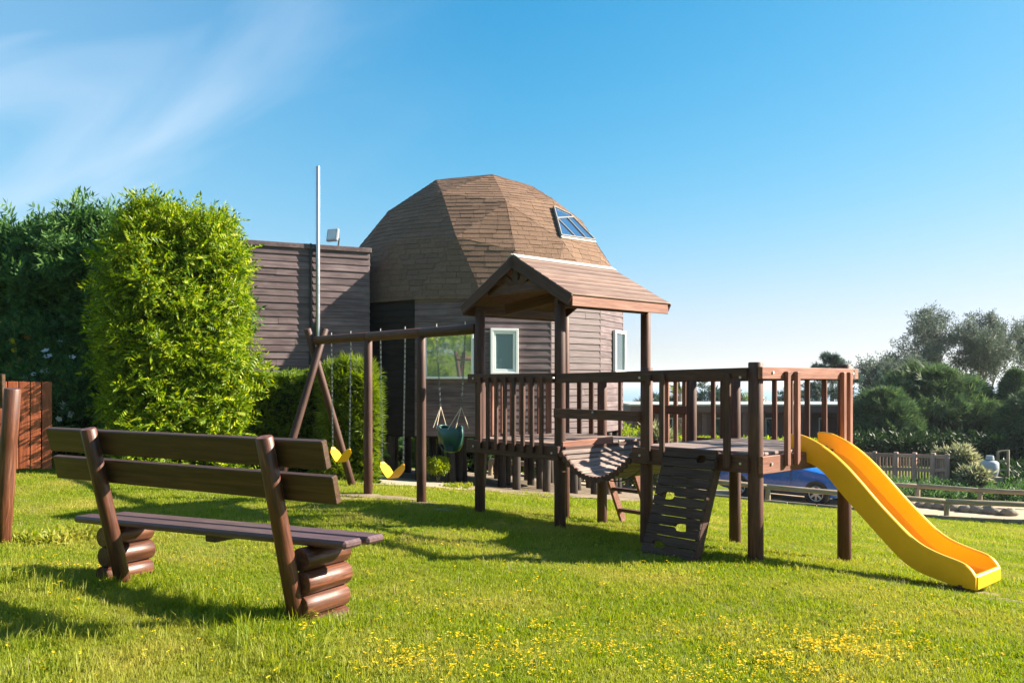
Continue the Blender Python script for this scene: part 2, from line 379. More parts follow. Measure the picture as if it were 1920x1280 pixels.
def flower(seed, rad=.012, h=.06, n=6):
    mb = MB(); r = random.Random(seed)
    for k in range(2):
        c = Vector((r.uniform(-.02, .02), r.uniform(-.02, .02), h * r.uniform(.7, 1)))
        for i in range(n):
            a = 6.283 * i / n; d = Vector((math.cos(a), math.sin(a), .35)); leaf(mb, c, d, (0, 0, 1), rad, rad * .8)
    return mb
_gn = {}
def scatter_tree(srcs):
    key = tuple(s.name for s in srcs)
    if key in _gn: return _gn[key]
    g = bpy.data.node_groups.new('leaf_scatter', 'GeometryNodeTree')
    g.interface.new_socket('Geometry', in_out='INPUT', socket_type='NodeSocketGeometry'); g.interface.new_socket('Geometry', in_out='OUTPUT', socket_type='NodeSocketGeometry')
    gi = g.nodes.new('NodeGroupInput'); go = g.nodes.new('NodeGroupOutput'); jn = g.nodes.new('GeometryNodeJoinGeometry')
    mp = g.nodes.new('GeometryNodeMeshToPoints'); g.links.new(gi.outputs[0], mp.inputs[0])
    def attr(nm, ty):
        a = g.nodes.new('GeometryNodeInputNamedAttribute'); a.data_type = ty; a.inputs[0].default_value = nm; return a.outputs[0]
    rot = attr('rot', 'FLOAT_VECTOR'); scl = attr('scl', 'FLOAT'); vid = attr('vid', 'INT')
    e2r = g.nodes.new('FunctionNodeEulerToRotation'); g.links.new(rot, e2r.inputs[0])
    for i, s in enumerate(srcs):
        oi = g.nodes.new('GeometryNodeObjectInfo'); oi.inputs[0].default_value = s; oi.transform_space = 'ORIGINAL'; oi.inputs[1].default_value = True
        cp = g.nodes.new('FunctionNodeCompare'); cp.data_type = 'INT'; cp.operation = 'EQUAL'; g.links.new(vid, cp.inputs[2]); cp.inputs[3].default_value = i
        ip = g.nodes.new('GeometryNodeInstanceOnPoints'); g.links.new(mp.outputs[0], ip.inputs['Points']); g.links.new(cp.outputs[0], ip.inputs['Selection'])
        g.links.new(oi.outputs['Geometry'], ip.inputs['Instance']); g.links.new(e2r.outputs[0], ip.inputs['Rotation']); g.links.new(scl, ip.inputs['Scale'])
        g.links.new(ip.outputs[0], jn.inputs[0])
    g.links.new(jn.outputs[0], go.inputs[0]); _gn[key] = g; return g
def eulers(d, psi):
    d = d / np.linalg.norm(d, axis=1, keepdims=True)
    th = np.arccos(np.clip(d[:, 2], -1, 1)); ph = np.arctan2(d[:, 1], d[:, 0])
    c1, s1, c2, s2, c3, s3 = np.cos(ph), np.sin(ph), np.cos(th), np.sin(th), np.cos(psi), np.sin(psi)
    r00 = c1 * c2 * c3 - s1 * s3; r10 = s1 * c2 * c3 + c1 * s3; r20 = -s2 * c3; r21 = s2 * s3; r22 = c2
    return np.stack([np.arctan2(r21, r22), np.arcsin(np.clip(-r20, -1, 1)), np.arctan2(r10, r00)], 1)
def scatter(name, pts, dirs, scl, srcs, parent=None, kind='stuff', **kw):
    n = len(pts); o = pts.mean(0); me = bpy.data.meshes.new(name)
    me.vertices.add(n); me.vertices.foreach_set('co', (pts - o).astype(np.float32).ravel())
    rot = eulers(dirs, rng.uniform(0, 6.283, n)).astype(np.float32)
    me.attributes.new('rot', 'FLOAT_VECTOR', 'POINT').data.foreach_set('vector', rot.ravel())
    me.attributes.new('scl', 'FLOAT', 'POINT').data.foreach_set('value', np.broadcast_to(scl, (n,)).astype(np.float32).copy())
    me.attributes.new('vid', 'INT', 'POINT').data.foreach_set('value', rng.integers(0, len(srcs), n).astype(np.int32))
    ob = link(name, me, Matrix.Translation(Vector(o.tolist())), parent)
    md = ob.modifiers.new('leaves', 'NODES'); md.node_group = scatter_tree(srcs)
    return tag(ob, kind=kind, **kw)
def rnd_dirs(n, bias=(0, 0, .3)):
    return rng.normal(0, 1, (n, 3)) + np.array(bias)
S_comp = [src('leaf_a%d' % i, compound_sprig(i), M_hedge) for i in range(4)]
S_dark = [src('leaf_b%d' % i, compound_sprig(20 + i, ln=.36, ll=.13, lw=.035), M_hedgedk) for i in range(3)]
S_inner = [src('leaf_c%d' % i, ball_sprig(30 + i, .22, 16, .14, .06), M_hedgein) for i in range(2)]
S_thuja = [src('leaf_d%d' % i, fan_sprig(40 + i, .13, 9, .016), M_thuja) for i in range(3)]
S_thuja2 = [src('leaf_e%d' % i, fan_sprig(50 + i, .24, 9, .015), M_thuja2) for i in range(3)]
S_cyp = [src('leaf_f%d' % i, fan_sprig(60 + i, .42, 13, .035, .5), M_cyp) for i in range(3)]
S_blue = [src('leaf_g%d' % i, fan_sprig(70 + i, .42, 12, .04, .5), M_pineb) for i in range(3)]
S_gum = [src('leaf_h%d' % i, ball_sprig(80 + i, .34, 22, .22, .07), M_eucl) for i in range(3)]
S_lime = [src('leaf_i%d' % i, ball_sprig(90 + i, .10, 14, .07, .03), M_lime) for i in range(2)]
S_var = [src('leaf_j%d' % i, ball_sprig(95 + i, .16, 14, .2, .05), M_var) for i in range(2)]
S_grass = [src('blade_a%d' % i, tuft(100 + i), M_grass) for i in range(4)]
S_long = [src('blade_b%d' % i, tuft(110 + i, .15, 11, .0055, .04, .95), M_grass) for i in range(3)]
S_dry = [src('blade_c%d' % i, tuft(120 + i, .11, 7, .003, .05, 1.1), M_drygrass) for i in range(2)]
S_weed = [src('blade_d%d' % i, tuft(125 + i, .08, 10, .022, .05, 1.0), M_grass) for i in range(2)]
S_fl = [src('petal_a%d' % i, flower(130 + i), M_petaly) for i in range(3)]
S_flw = [src('petal_b%d' % i, flower(140 + i, .06, .02, 5), M_petalw) for i in range(2)]
S_fly = [src('petal_c%d' % i, flower(150 + i, .05, .03, 6), M_petaly) for i in range(2)]
S_flo = [src('petal_d%d' % i, flower(160 + i, .07, .03, 6), M_petalo) for i in range(2)]

# ------------------------------------------------------------------ ground, path, road, sea, hills
def groundmat():
    m, t, b = newmat('lawn_soil'); ge = N(t, 'ShaderNodeNewGeometry')
    n1 = N(t, 'ShaderNodeTexNoise'); n1.inputs['Scale'].default_value = .8; n1.inputs['Detail'].default_value = 7; n1.inputs['Roughness'].default_value = .65; L(t, ge.outputs['Position'], n1.inputs[0])
    n2 = N(t, 'ShaderNodeTexNoise'); n2.inputs['Scale'].default_value = 22; n2.inputs['Detail'].default_value = 6; n2.inputs['Roughness'].default_value = .7; L(t, ge.outputs['Position'], n2.inputs[0])
    c1 = RAMP(t, n1.outputs[0], [(.35, (.10, .14, .012)), (.55, (.15, .18, .018)), (.72, (.20, .19, .035))])
    c2 = RAMP(t, n2.outputs[0], [(.3, (.35, .45, .3)), (.6, (1, 1, 1))])
    L(t, MIX(t, 1.0, c1, c2, 'MULTIPLY'), b.inputs[0]); b.inputs['Roughness'].default_value = .95; b.inputs['Specular IOR Level'].default_value = .1
    bp = N(t, 'ShaderNodeBump'); bp.inputs['Strength'].default_value = .8; bp.inputs['Distance'].default_value = .03; L(t, n2.outputs[0], bp.inputs['Height']); L(t, bp.outputs[0], b.inputs['Normal'])
    return m
M_ground = groundmat()
def dirtmat(name, a, b_, c_):
    m, t, b = newmat(name); ge = N(t, 'ShaderNodeNewGeometry')
    n1 = N(t, 'ShaderNodeTexNoise'); n1.inputs['Scale'].default_value = 2.5; n1.inputs['Detail'].default_value = 10; n1.inputs['Roughness'].default_value = .72; L(t, ge.outputs['Position'], n1.inputs[0])
    L(t, RAMP(t, n1.outputs[0], [(.3, a), (.5, b_), (.72, c_)]), b.inputs[0]); b.inputs['Roughness'].default_value = .95
    bp = N(t, 'ShaderNodeBump'); bp.inputs['Strength'].default_value = .6; bp.inputs['Distance'].default_value = .03; L(t, n1.outputs[0], bp.inputs['Height']); L(t, bp.outputs[0], b.inputs['Normal'])
    return m
M_dirt = dirtmat('bare_earth', (.10, .07, .045), (.19, .14, .09), (.28, .22, .15))
M_gravel = dirtmat('pale_gravel', (.20, .17, .12), (.30, .26, .19), (.42, .37, .28))
M_road = dirtmat('sandy_road', (.26, .19, .12), (.38, .28, .18), (.46, .36, .25))
def axis(near0, near1, step, far):
    v = list(np.arange(near0, near1, step)); g = step; x = near1
    while x < far: v.append(x); g *= 1.25; x += g
    v.append(far); g = step; x = near0 - g; pre = []
    while x > -far: pre.append(x); g *= 1.25; x -= g
    pre.append(-far); return pre[::-1] + v
xs = axis(-14, 20, .35, 900); ys = axis(0, 36, .35, 900)
gxv, gyv = np.meshgrid(xs, ys); gzz = gzv(gxv, gyv)
nx, ny = len(xs), len(ys)
mb = MB(); mb.v = list(zip(gxv.ravel().tolist(), gyv.ravel().tolist(), gzz.ravel().tolist()))
mb.f = [(j * nx + i, j * nx + i + 1, (j + 1) * nx + i + 1, (j + 1) * nx + i) for j in range(ny - 1) for i in range(nx - 1)]
tag(link('ground', mb.mesh('ground', True), Matrix.Identity(4), None, M_ground), kind='structure')
def sheet(name, a_pts, b_pts, mat, dz, kind='structure', n=40, wob=.0):
    """a strip laid on the ground between two polylines"""
    def samp(ps, k):
        ps = [Vector(p[:2]) for p in ps]; L_ = [0]
        for i in range(1, len(ps)): L_.append(L_[-1] + (ps[i] - ps[i - 1]).length)
        d = L_[-1] * k; i = 0
        while i < len(ps) - 2 and L_[i + 1] < d: i += 1
        return ps[i].lerp(ps[i + 1], (d - L_[i]) / max(1e-6, L_[i + 1] - L_[i]))
    mb = MB(); W_ = 14
    for k in range(n + 1):
        a = samp(a_pts, k / n); b = samp(b_pts, k / n); wa = wob * math.sin(k * 1.9) + wob * .6 * math.sin(k * 4.7)
        for j in range(W_ + 1):
            p = a.lerp(b, j / W_ + (wa if j in (0,) else 0)); mb.v.append((p.x, p.y, gz(p.x, p.y) + dz))
    for k in range(n):
        for j in range(W_): i = k * (W_ + 1) + j; mb.f.append((i, i + 1, i + W_ + 2, i + W_ + 1))
    return tag(link(name, mb.mesh(name, True), Matrix.Identity(4), None, mat), kind=kind)
# sandy road behind the log barrier, running down to the right
FP = [G(1356, 935), G(1440, 943), G(1775, 972), G(2050, 1000)]
fd = (FP[2] - FP[1]).to_2d().normalized(); fn = Vector((fd.y, -fd.x)); fn = fn if fn.dot(NN) > 0 else -fn
ra = FP[1].to_2d() - fd * 10 - fn * .15; rb = FP[2].to_2d() + fd * 9 - fn * .15
sheet('road', [ra, rb], [ra + fn * 6.2, rb + fn * 3.3], M_road, .02, n=80)
HC = Vector((-.75, 20.5)); HR = 3.4
pts = [HC + Vector((math.sin(a), -math.cos(a))) * 4.2 for a in (-1.2, -.6, 0, .6, 1.2)]
sheet('bare_ground', [(-4.3, 16.6), (-1.0, 15.9), (.8, 15.9), (2.3, 16.8), (3.2, 18.6)], [(-4.5, 25), (-1, 25), (1, 25), (3, 25), (4, 24)], M_dirt, .016, n=40, wob=.012)
pa = [G(60, 864), G(232, 872), G(530, 893), G(780, 913), G(880, 922)]
pb = [G(60, 855), G(232, 861), G(530, 878), G(700, 893), G(860, 907)]
sheet('path', pa, pb, M_gravel, .024, n=40)
# soil patches worn under the swings and at the slide foot
def soil_patch(c, rx, ry):
    mb = MB(); ns = 22; c = Vector(c); mb.v.append((c.x, c.y, gz(c.x, c.y) + .012))
    for ring in (.5, 1.0):
        for k in range(ns):
            a = 6.283 * k / ns; w = 1 + (.22 * math.sin(3 * a + c.x * 5) + .13 * math.sin(7 * a + c.y)) * ring
            x = c.x + math.cos(a) * rx * w * ring; y = c.y + math.sin(a) * ry * w * ring; mb.v.append((x, y, gz(x, y) + .012))
    mb.f = [(0, 1 + k, 1 + (k + 1) % ns) for k in range(ns)] + [(1 + k, 1 + ns + k, 1 + ns + (k + 1) % ns, 1 + (k + 1) % ns) for k in range(ns)]
    return mb
PATCH = []
for c, rx, ry in ((G(735, 933), .5, .28), (G(668, 930), .35, .25), (G(800, 945), .22, .16), (G(830, 957), .16, .1), (G(1880, 1128), .26, .16), (G(1850, 1115), .12, .1), (G(695, 930), .2, .2), (G(640, 935), .3, .2)):
    tag(link('soil_patch', soil_patch(c, rx, ry).mesh('soil_patch', True), Matrix.Identity(4), None, M_dirt), kind='structure'); PATCH.append((c.x, c.y, rx, ry))
# sea and the low far shore
m, t, b = newmat('sea_water'); b.inputs['Base Color'].default_value = (.10, .22, .32, 1); b.inputs['Roughness'].default_value = .35
M_sea = m
seab = MB(); seab.add([(-9000, 60, -30), (9500, 60, -30), (9500, 9500, -30), (-9000, 9500, -30)], [(0, 1, 2, 3)])
tag(seab.build('sea', M_sea), kind='structure')
hm = MB(); hx = np.linspace(-8800, 9400, 160)
for i, x in enumerate(hx):
    h = 10 + 14 * math.sin(x * .0004 + 1) + 8 * math.sin(x * .0013) + 4 * math.sin(x * .0041)
    hm.v += [(x, 7000, -31), (x, 7900, h), (x, 9400, h * .6)]
for i in range(159):
    for j in range(2): a = i * 3 + j; hm.f.append((a, a + 3, a + 4, a + 1))
M_hill = plain('far_hill_cover', (.07, .10, .07), .95, noise=.3, nscale=.003)
tag(link('hill', hm.mesh('hill', True), Matrix.Identity(4), None, M_hill), kind='structure')

# ------------------------------------------------------------------ grass, weeds, clover flowers
def noise2(x, y, s, seed=0):
    return (np.sin(x * s + seed) * np.cos(y * s * 1.13 + seed * 2.1) + .6 * np.sin(x * s * 2.3 + y * s * 1.7 + seed) + .4 * np.sin(y * s * 4.1 - x * s * 3.3 + seed * 3)) / 2
bdir = (FP[2] - FP[1]).to_2d().normalized()
def keep(x, y):
    side = (x - FP[1].x) * fn.x + (y - FP[1].y) * fn.y
    k = side < -.1
    k &= ~((x > -4.6) & (x < 3.4) & (y > 16.3 + .25 * np.sin(x * 3) + np.clip(np.abs(x) - 1.2, 0, 9) * .45))
    pyy = HY + (EYE - gzv(x, y)) * F / y; pxx = CX + x / y * F
    pth = np.interp(pxx, [60, 232, 530, 780, 880], [864, 872, 893, 913, 922]); pth2 = np.interp(pxx, [60, 232, 530, 700, 860], [855, 861, 878, 893, 907])
    k &= ~((pyy < pth) & (pyy > pth2) & (pxx < 885))
    for cx_, cy_, rx, ry in PATCH: k &= ~((((x - cx_) / rx) ** 2 + ((y - cy_) / ry) ** 2) < rng.uniform(.0, 1.5, len(x)))
    return k
def field(n, y0, y1, x0=-.92, x1=.98):
    n = int(n * (x1 - x0) / 1.32)
    y = np.sqrt(rng.uniform(y0 * y0, y1 * y1, n)); x = rng.uniform(x0, x1, n) * y
    k = keep(x, y); return x[k], y[k]
def lay(name, n, y0, y1, srcs, smin, smax, dens=None, label=None, cat='grass', up=.0, **fk):
    x, y = field(n, y0, y1, **fk)
    if dens is not None: k = rng.uniform(0, 1, len(x)) < dens(x, y); x, y = x[k], y[k]
    z = gzv(x, y) + up; m_ = len(x); d = np.stack([rng.normal(0, .12, m_), rng.normal(0, .12, m_), np.ones(m_)], 1)
    s = rng.uniform(smin, smax, m_) * (1 + .45 * noise2(x, y, 2.1, 4))
    return scatter(name, np.stack([x, y, z], 1), d, s, srcs, label=label, cat=cat)
lay('lawn_grass', 46000, 3.0, 6.6, S_grass, .7, 1.15, label='short green grass with yellowish patches covering the near lawn')
lay('lawn_grass', 52000, 6.6, 12.5, S_grass, .9, 1.35, label='short green grass covering the lawn around the playground posts')
lay('lawn_grass', 40000, 12.5, 25, S_grass, 1.3, 2.0, label='sunny green grass of the lawn beyond the play structure and swings')
lay('long_grass', 9000, 3.0, 5.6, S_long, .4, .8, dens=lambda x, y: np.clip(.55 - (x + 1.6) * .55, .02, .8) * np.clip(.45 + noise2(x, y, 3, 1), .1, 1), label='longer shaggy grass around and in front of the log bench', x1=.2)
lay('dry_grass', 7000, 3.0, 12, S_dry, .4, .9, dens=lambda x, y: np.clip(noise2(x, y, 2.2, 7) * 1.2 + .1, 0, 1), label='thin straw-coloured dry blades scattered among the green grass')
lay('weeds', 2600, 3.0, 12, S_weed, .3, .8, dens=lambda x, y: np.clip(noise2(x, y, 1.3, 9) * 2 - .2, 0, 1), label='broad-leaved green weeds low in the lawn')
def fdens(x, y):
    px = CX + x / y * F; py = HY + (EYE - gzv(x, y)) * F / y
    a = np.exp(-((py - 1232) / 52) ** 2) * np.clip((px - 620) / 200, 0, 1) * np.clip((1900 - px) / 300, 0, 1)
    return np.clip(a * np.clip(noise2(x, y, 4.2, 3) + .38, 0, 1) * .8 + .02 + .25 * np.exp(-((px - 90) / 70) ** 2 - ((py - 1070) / 14) ** 2), 0, 1)
lay('clover_flowers', 62000, 3.1, 8.5, S_fl, .42, .8, dens=fdens, label='small yellow wildflowers scattered in bands over the near lawn', cat='flowers', up=.0)
for i, (px, py, s) in enumerate(((35, 1012, .9), (90, 1018, 1), (130, 1010, .8), (165, 1008, .7), (1205, 1092, .5), (1600, 955, 1.2), (845, 915, 1.2), (860, 912, 1.1))):
    c = G(px, py); n_ = 60; p = np.stack([c.x + rng.normal(0, .09, n_), c.y + rng.normal(0, .06, n_), np.full(n_, c.z)], 1)
    scatter('weed_clump', p, rnd_dirs(n_, (0, 0, 2.5)), rng.uniform(.8, 1.7, n_) * s, S_weed, label=None, cat=None) if False else None
wc = []
for (px, py, s) in ((35, 1012, .9), (90, 1018, 1), (130, 1010, .8), (165, 1008, .7), (1600, 955, 1.2), (845, 915, 1.2), (860, 912, 1.1), (1250, 930, 1.2)):
    c = G(px, py); n_ = 50; wc.append(np.stack([c.x + rng.normal(0, .10, n_), c.y + rng.normal(0, .07, n_), np.full(n_, c.z)], 1))
wc = np.concatenate(wc); scatter('weed_clumps', wc, rnd_dirs(len(wc), (0, 0, 2.5)), rng.uniform(.8, 1.5, len(wc)), S_weed, label='leafy green weed clumps left of the bench and by the path', cat='weeds')

# ------------------------------------------------------------------ dome house
def ang(a): return Vector((math.sin(R(a)), -math.cos(R(a))))
house = root('dome_house', (HC.x, HC.y, gz(HC.x, HC.y)), 'brown timber house with faceted shingled dome roof standing on dark piles', 'house')
WALL0, WALL1 = .42, 3.22; PHI0 = 3.0
VTX = [HC + ang(PHI0 + 24 * k) * HR for k in range(15)]
PANE = {}
def box_between(a, b, z0, z1, th, off=0.0):
    """upright slab on the line a-b, outer face moved out by off"""
    d = (b - a).normalized(); nrm = Vector((d.y, -d.x)); mid = (a + b) / 2 + nrm * (off - th / 2)
    return frame_mat((mid.x, mid.y, (z0 + z1) / 2), (d.x, d.y, 0)), (b - a).length, nrm
# wall: core shell, then one object per board on the faces in view
core = MB()
for k in range(15):
    a, b = VTX[k], VTX[(k + 1) % 15]
    M_, ln, nrm = box_between(a, b, WALL0, WALL1, .12, -.03); core.box(M_, ln - .02, .12, WALL1 - WALL0)
core.add([(*(HC + (v - HC) * .98), WALL0 - .06) for v in VTX] + [(*(HC + (v - HC) * .98), WALL0 + .02) for v in VTX],
         [tuple(range(15)), tuple(reversed(range(15, 30)))] + [(k, (k + 1) % 15, 15 + (k + 1) % 15, 15 + k) for k in range(15)])
wall = core.build('wall', M_shadeback, house)
NB = 21; pitch = (WALL1 - WALL0) / NB
def siding(a, b, z0, z1, nb, mat, parent, bow=.0, seed=0, joint=None):
    r = random.Random(seed); p = (z1 - z0) / nb; d = (b - a).normalized(); nrm = Vector((d.y, -d.x)); ln = (b - a).length
    for i in range(nb):
        segs = [(0, ln)]
        if joint and r.random() < joint: c = ln * r.uniform(.25, .75); segs = [(0, c - .002), (c + .002, ln)]
        for s0, s1 in segs:
            zc = z0 + (i + .5) * p + .004 * r.uniform(-1, 1); o0 = r.uniform(-.002, .003)
            c = a + d * (s0 + s1) / 2 + nrm * (.006 + o0)
            M_ = frame_mat((c.x, c.y, zc), (d.x, d.y, 0)) @ Matrix.Rotation(R(-6.5 + r.uniform(-1.2, 1.2)), 4, 'X') @ Matrix.Rotation(R(r.uniform(-.12, .12)), 4, 'Y')
            L_ = s1 - s0 + .004
            key = ('s', round(L_, 2), round(p, 3), mat.name)
            if key not in _mc:
                vs, fs = chamfer(L_, .018, p + .008, .004); me = bpy.data.meshes.new('siding_board'); me.from_pydata(vs, [], fs); me.materials.append(mat); _mc[key] = me
            link('siding_board', _mc[key], M_, parent)
for k in (-3, -2, -1, 0, 1, 2, 3, 4):
    a, b = VTX[k % 15], VTX[(k + 1) % 15]
    siding(a, b, WALL0 - .02, WALL1 + .02, NB, M_shadeback if k == -2 else M_siding, wall, seed=k, joint=.12)  # left face near black: its shade is put into the board colour
cb = MB()
for k in (-2, 0, 1, 2, 3, 4):
    v = VTX[k % 15]; d = (v - HC).normalized(); cb.box(frame_mat((v.x + d.x * .004, v.y + d.y * .004, (WALL0 + WALL1) / 2), (0, 0, 1), (d.x, d.y, 0)), WALL1 - WALL0, .03, .03, .004)
def window(k, x0, x1, y0, y1, fw, glass, name='window', label=None, sash=0.0):
    a, b = VTX[k % 15], VTX[(k + 1) % 15]; d = (b - a).normalized(); nrm = Vector((d.y, -d.x))
    def hit(px):
        r_ = (px - CX) / F; return (r_ * a.y - a.x) / (d.x - r_ * d.y)
    s0, s1 = hit(x0), hit(x1); mY = a.y + d.y * (s0 + s1) / 2
    z0 = EYE - (y1 - HY) * mY / F; z1 = EYE - (y0 - HY) * mY / F
    M0 = frame_mat((a.x + nrm.x * .062, a.y + nrm.y * .062, 0), (d.x, d.y, 0))      # local x along the wall, y outwards is -Y
    fr = MB()
    def pc(u0, u1, v0, v1, th=.07): fr.box(M0 @ Matrix.Translation(((u0 + u1) / 2, 0, (v0 + v1) / 2)), u1 - u0, th, v1 - v0, .006)
    pc(s0, s1, z1 - fw, z1); pc(s0, s1, z0, z0 + fw); pc(s0, s0 + fw, z0 + fw, z1 - fw); pc(s1 - fw, s1, z0 + fw, z1 - fw)
    w = fr.build(name, M_white, house)
    if label: w['label'] = label
    if sash:
        f2 = MB(); g = fw + .004
        for (u0, u1, v0, v1) in ((s0 + g, s1 - g, z1 - g - sash, z1 - g), (s0 + g, s1 - g, z0 + g, z0 + g + sash), (s0 + g, s0 + g + sash, z0 + g + sash, z1 - g - sash), (s1 - g - sash, s1 - g, z0 + g + sash, z1 - g - sash)):
            f2.box(M0 @ Matrix.Translation(((u0 + u1) / 2, .008, (v0 + v1) / 2)), u1 - u0, .05, v1 - v0, .005)
        f2.build('sash', M_white, w)
    g = MB(); g.box(M0 @ Matrix.Translation(((s0 + s1) / 2, .012, (z0 + z1) / 2)), s1 - s0 - fw, .012, z1 - z0 - fw); g.build('pane', glass, w)
    return w
window(-1, 797, 889, 622, 710, .045, M_mirrorglass, label='large white framed window reflecting trees')
window(0, 918, 970, 616, 702, .055, M_reflglass, sash=.05, label='tall white window with painted teal-grey reflection')
window(2, 1147, 1167, 620, 700, .07, M_glass, sash=.0, label='narrow white window near the right corner')
cb.build('corner_trim', M_siding, house)
# piles
pil = random.Random(3)
for rad, na, off in ((3.25, 30, 0), (2.3, 16, 10), (1.2, 7, 30)):
    for k in range(na):
        a = off + k * 360 / na; p = HC + ang(a + 3) * rad; j = pil.uniform(-.05, .05)
        pole('pile', (p.x + j, p.y, gz(p.x, p.y) - .1), (p.x, p.y + j, WALL0 - .05), .085 + j * .2, .08, M_pile, house, n=12)
# geodesic roof: three-frequency icosahedral dome, vertex up
def ico3():
    t_ = (1 + 5 ** .5) / 2; zt = 1 / 5 ** .5; rr = 2 / 5 ** .5
    V = [Vector((0, 0, 1))] + [Vector((rr * math.sin(R(18 + 72 * k - 3)), -rr * math.cos(R(18 + 72 * k - 3)), zt)) for k in range(5)] + \
        [Vector((rr * math.sin(R(54 + 72 * k - 3)), -rr * math.cos(R(54 + 72 * k - 3)), -zt)) for k in range(5)]
    Fc = [(0, 1 + k, 1 + (k + 1) % 5) for k in range(5)] + [(1 + k, 6 + k, 1 + (k + 1) % 5) for k in range(5)] + [(1 + (k + 1) % 5, 6 + k, 6 + (k + 1) % 5) for k in range(5)]
    tris = []
    for f in Fc:
        a, b, c = (V[i] for i in f)
        def pt(i, j): return (a * (3 - i - j) + b * i + c * j) / 3
        for i in range(3):
            for j in range(3 - i):
                tris.append((pt(i, j), pt(i + 1, j), pt(i, j + 1)))
                if i + j < 2: tris.append((pt(i + 1, j), pt(i + 1, j + 1), pt(i, j + 1)))
    return tris
EAVE = 3.16; TOP = 6.42; RS = 3.52
def dome_pt(p):
    q = p.normalized()
    zb = 0.195
    z = EAVE + (TOP - EAVE) * (q.z - zb) / (1 - zb)
    if q.z < .26:
        a = math.atan2(q.x, -q.y); z = EAVE
        s = RS * 1.0 / math.hypot(q.x, q.y) * .985; return Vector((HC.x + q.x * s, HC.y + q.y * s, z))
    return Vector((HC.x + q.x * RS, HC.y + q.y * RS, z))
tris = []
for tri in ico3():
    if min(v.normalized().z for v in tri) < .12: continue
    tris.append([dome_pt(v) for v in tri])
dome = MB()
for tr_ in tris:
    c = (tr_[0] + tr_[1] + tr_[2]) / 3; nrm = (tr_[1] - tr_[0]).cross(tr_[2] - tr_[0])
    inw = [v - (c - Vector((HC.x, HC.y, EAVE - 1))).normalized() * .012 for v in tr_]
    dome.add(inw, [(0, 1, 2) if nrm.dot(c - Vector((HC.x, HC.y, EAVE))) > 0 else (0, 2, 1)])
ring = sorted([v for tr_ in tris for v in tr_ if abs(v.z - EAVE) < .02], key=lambda v: math.atan2(v.x - HC.x, HC.y - v.y))
uniq = []
for v in ring:
    if not uniq or (v - uniq[-1]).length > .05: uniq.append(v)
if (uniq[0] - uniq[-1]).length < .05: uniq.pop()
print('EAVE RING', len(uniq), [round(math.degrees(math.atan2(v.x - HC.x, HC.y - v.y))) for v in uniq])
n_ = len(uniq); dome.add([v + Vector((0, 0, -.005)) for v in uniq], [tuple(range(n_))])
roof = dome.build('roof', M_shing, house)
# skylight facet: the one nearest this direction
SKD = P(1074, 425, 20.0 - 1.6)
best = None
cands = []
for tr_ in tris:
    c = (tr_[0] + tr_[1] + tr_[2]) / 3; cands.append(((c - SKD).length, tr_))
def clip(poly, a, b, inside):
    outp = []
    for i in range(len(poly)):
        p, q = poly[i], poly[(i + 1) % len(poly)]
        fp, fq = inside(p), inside(q)
        if fp >= 0: outp.append(p)
        if (fp >= 0) != (fq >= 0): outp.append(p + (q - p) * (fp / (fp - fq)))
    return outp
shl = []
camv = Vector((0, 0, EYE)); srnd = random.Random(11)
for ti, tr_ in enumerate(tris):
    c = (tr_[0] + tr_[1] + tr_[2]) / 3; nrm = (tr_[1] - tr_[0]).cross(tr_[2] - tr_[0]).normalized()
    cen = Vector((HC.x, HC.y, EAVE))
    if nrm.dot(c - cen) < 0: nrm = -nrm
    h = Vector((0, 0, 1)).cross(nrm).normalized(); v = nrm.cross(h)
    if v.z < 0: h, v = -h, -v
    loc = [Vector(((p - c).dot(h), (p - c).dot(v))) for p in tr_]
    if (loc[1] - loc[0]).cross(loc[2] - loc[0]) < 0: loc = [loc[0], loc[2], loc[1]]
    edges = [(loc[i], loc[(i + 1) % 3]) for i in range(3)]
    expo = .125; zs = v.z
    vmin = min(p.y for p in loc); vmax = max(p.y for p in loc); umin = min(p.x for p in loc); umax = max(p.x for p in loc)
    row = math.floor(vmin / expo); facing = nrm.dot(camv - c)
    while row * expo < vmax:
        u = umin - srnd.uniform(0, .3)
        while u < umax:
            w = srnd.uniform(.26, .36)
            poly = [Vector((u + .003, row * expo)), Vector((u + w - .003, row * expo)), Vector((u + w - .003, row * expo + expo * 1.12)), Vector((u + .003, row * expo + expo * 1.12))]
            dr = srnd.uniform(-.008, .008); poly[0].y += dr; poly[1].y += dr + srnd.uniform(-.005, .005)
            for e0, e1 in edges:
                ed = (e1 - e0).normalized()
                poly = clip(poly, None, None, lambda p: ed.cross(p - e0) + .006)
                if len(poly) < 3: break
            u += w
            if len(poly) < 3: continue
            ar = abs(sum(poly[i].cross(poly[(i + 1) % len(poly)]) for i in range(len(poly)))) / 2
            if ar < .0012: continue
            y0 = row * expo; th = srnd.uniform(.008, .015)
            topv = [c + h * p.x + v * p.y + nrm * (th * (1 - .8 * min(1, max(0, (p.y - y0) / (expo * 1.12)))) + .004) for p in poly]
            botv = [c + h * p.x + v * p.y - nrm * .01 for p in poly]
            shl.append((topv, botv, facing * ar / ((c - camv).length ** 3), facing > 0))
        row += 1
def prism_mb(mb, topv, botv):
    n_ = len(topv); fs = [tuple(range(n_))] + [((i + 1) % n_, i, n_ + i, n_ + (i + 1) % n_) for i in range(n_)]
    mb.add(topv + botv, fs)
shl.sort(key=lambda s: -s[2])
print('SHINGLES', len(shl))
rest = MB()
for i, (tv, bv, sc_, fc) in enumerate(shl):
    if i < 300:
        mb = MB(); prism_mb(mb, tv, bv)
        xx = (tv[1] - tv[0]); mb.build('shingle', M_shing, roof)
    else: prism_mb(rest, tv, bv)
# smooth ridge strips over the facet edges
rest.build('shingle', M_shing, roof, kind='stuff')
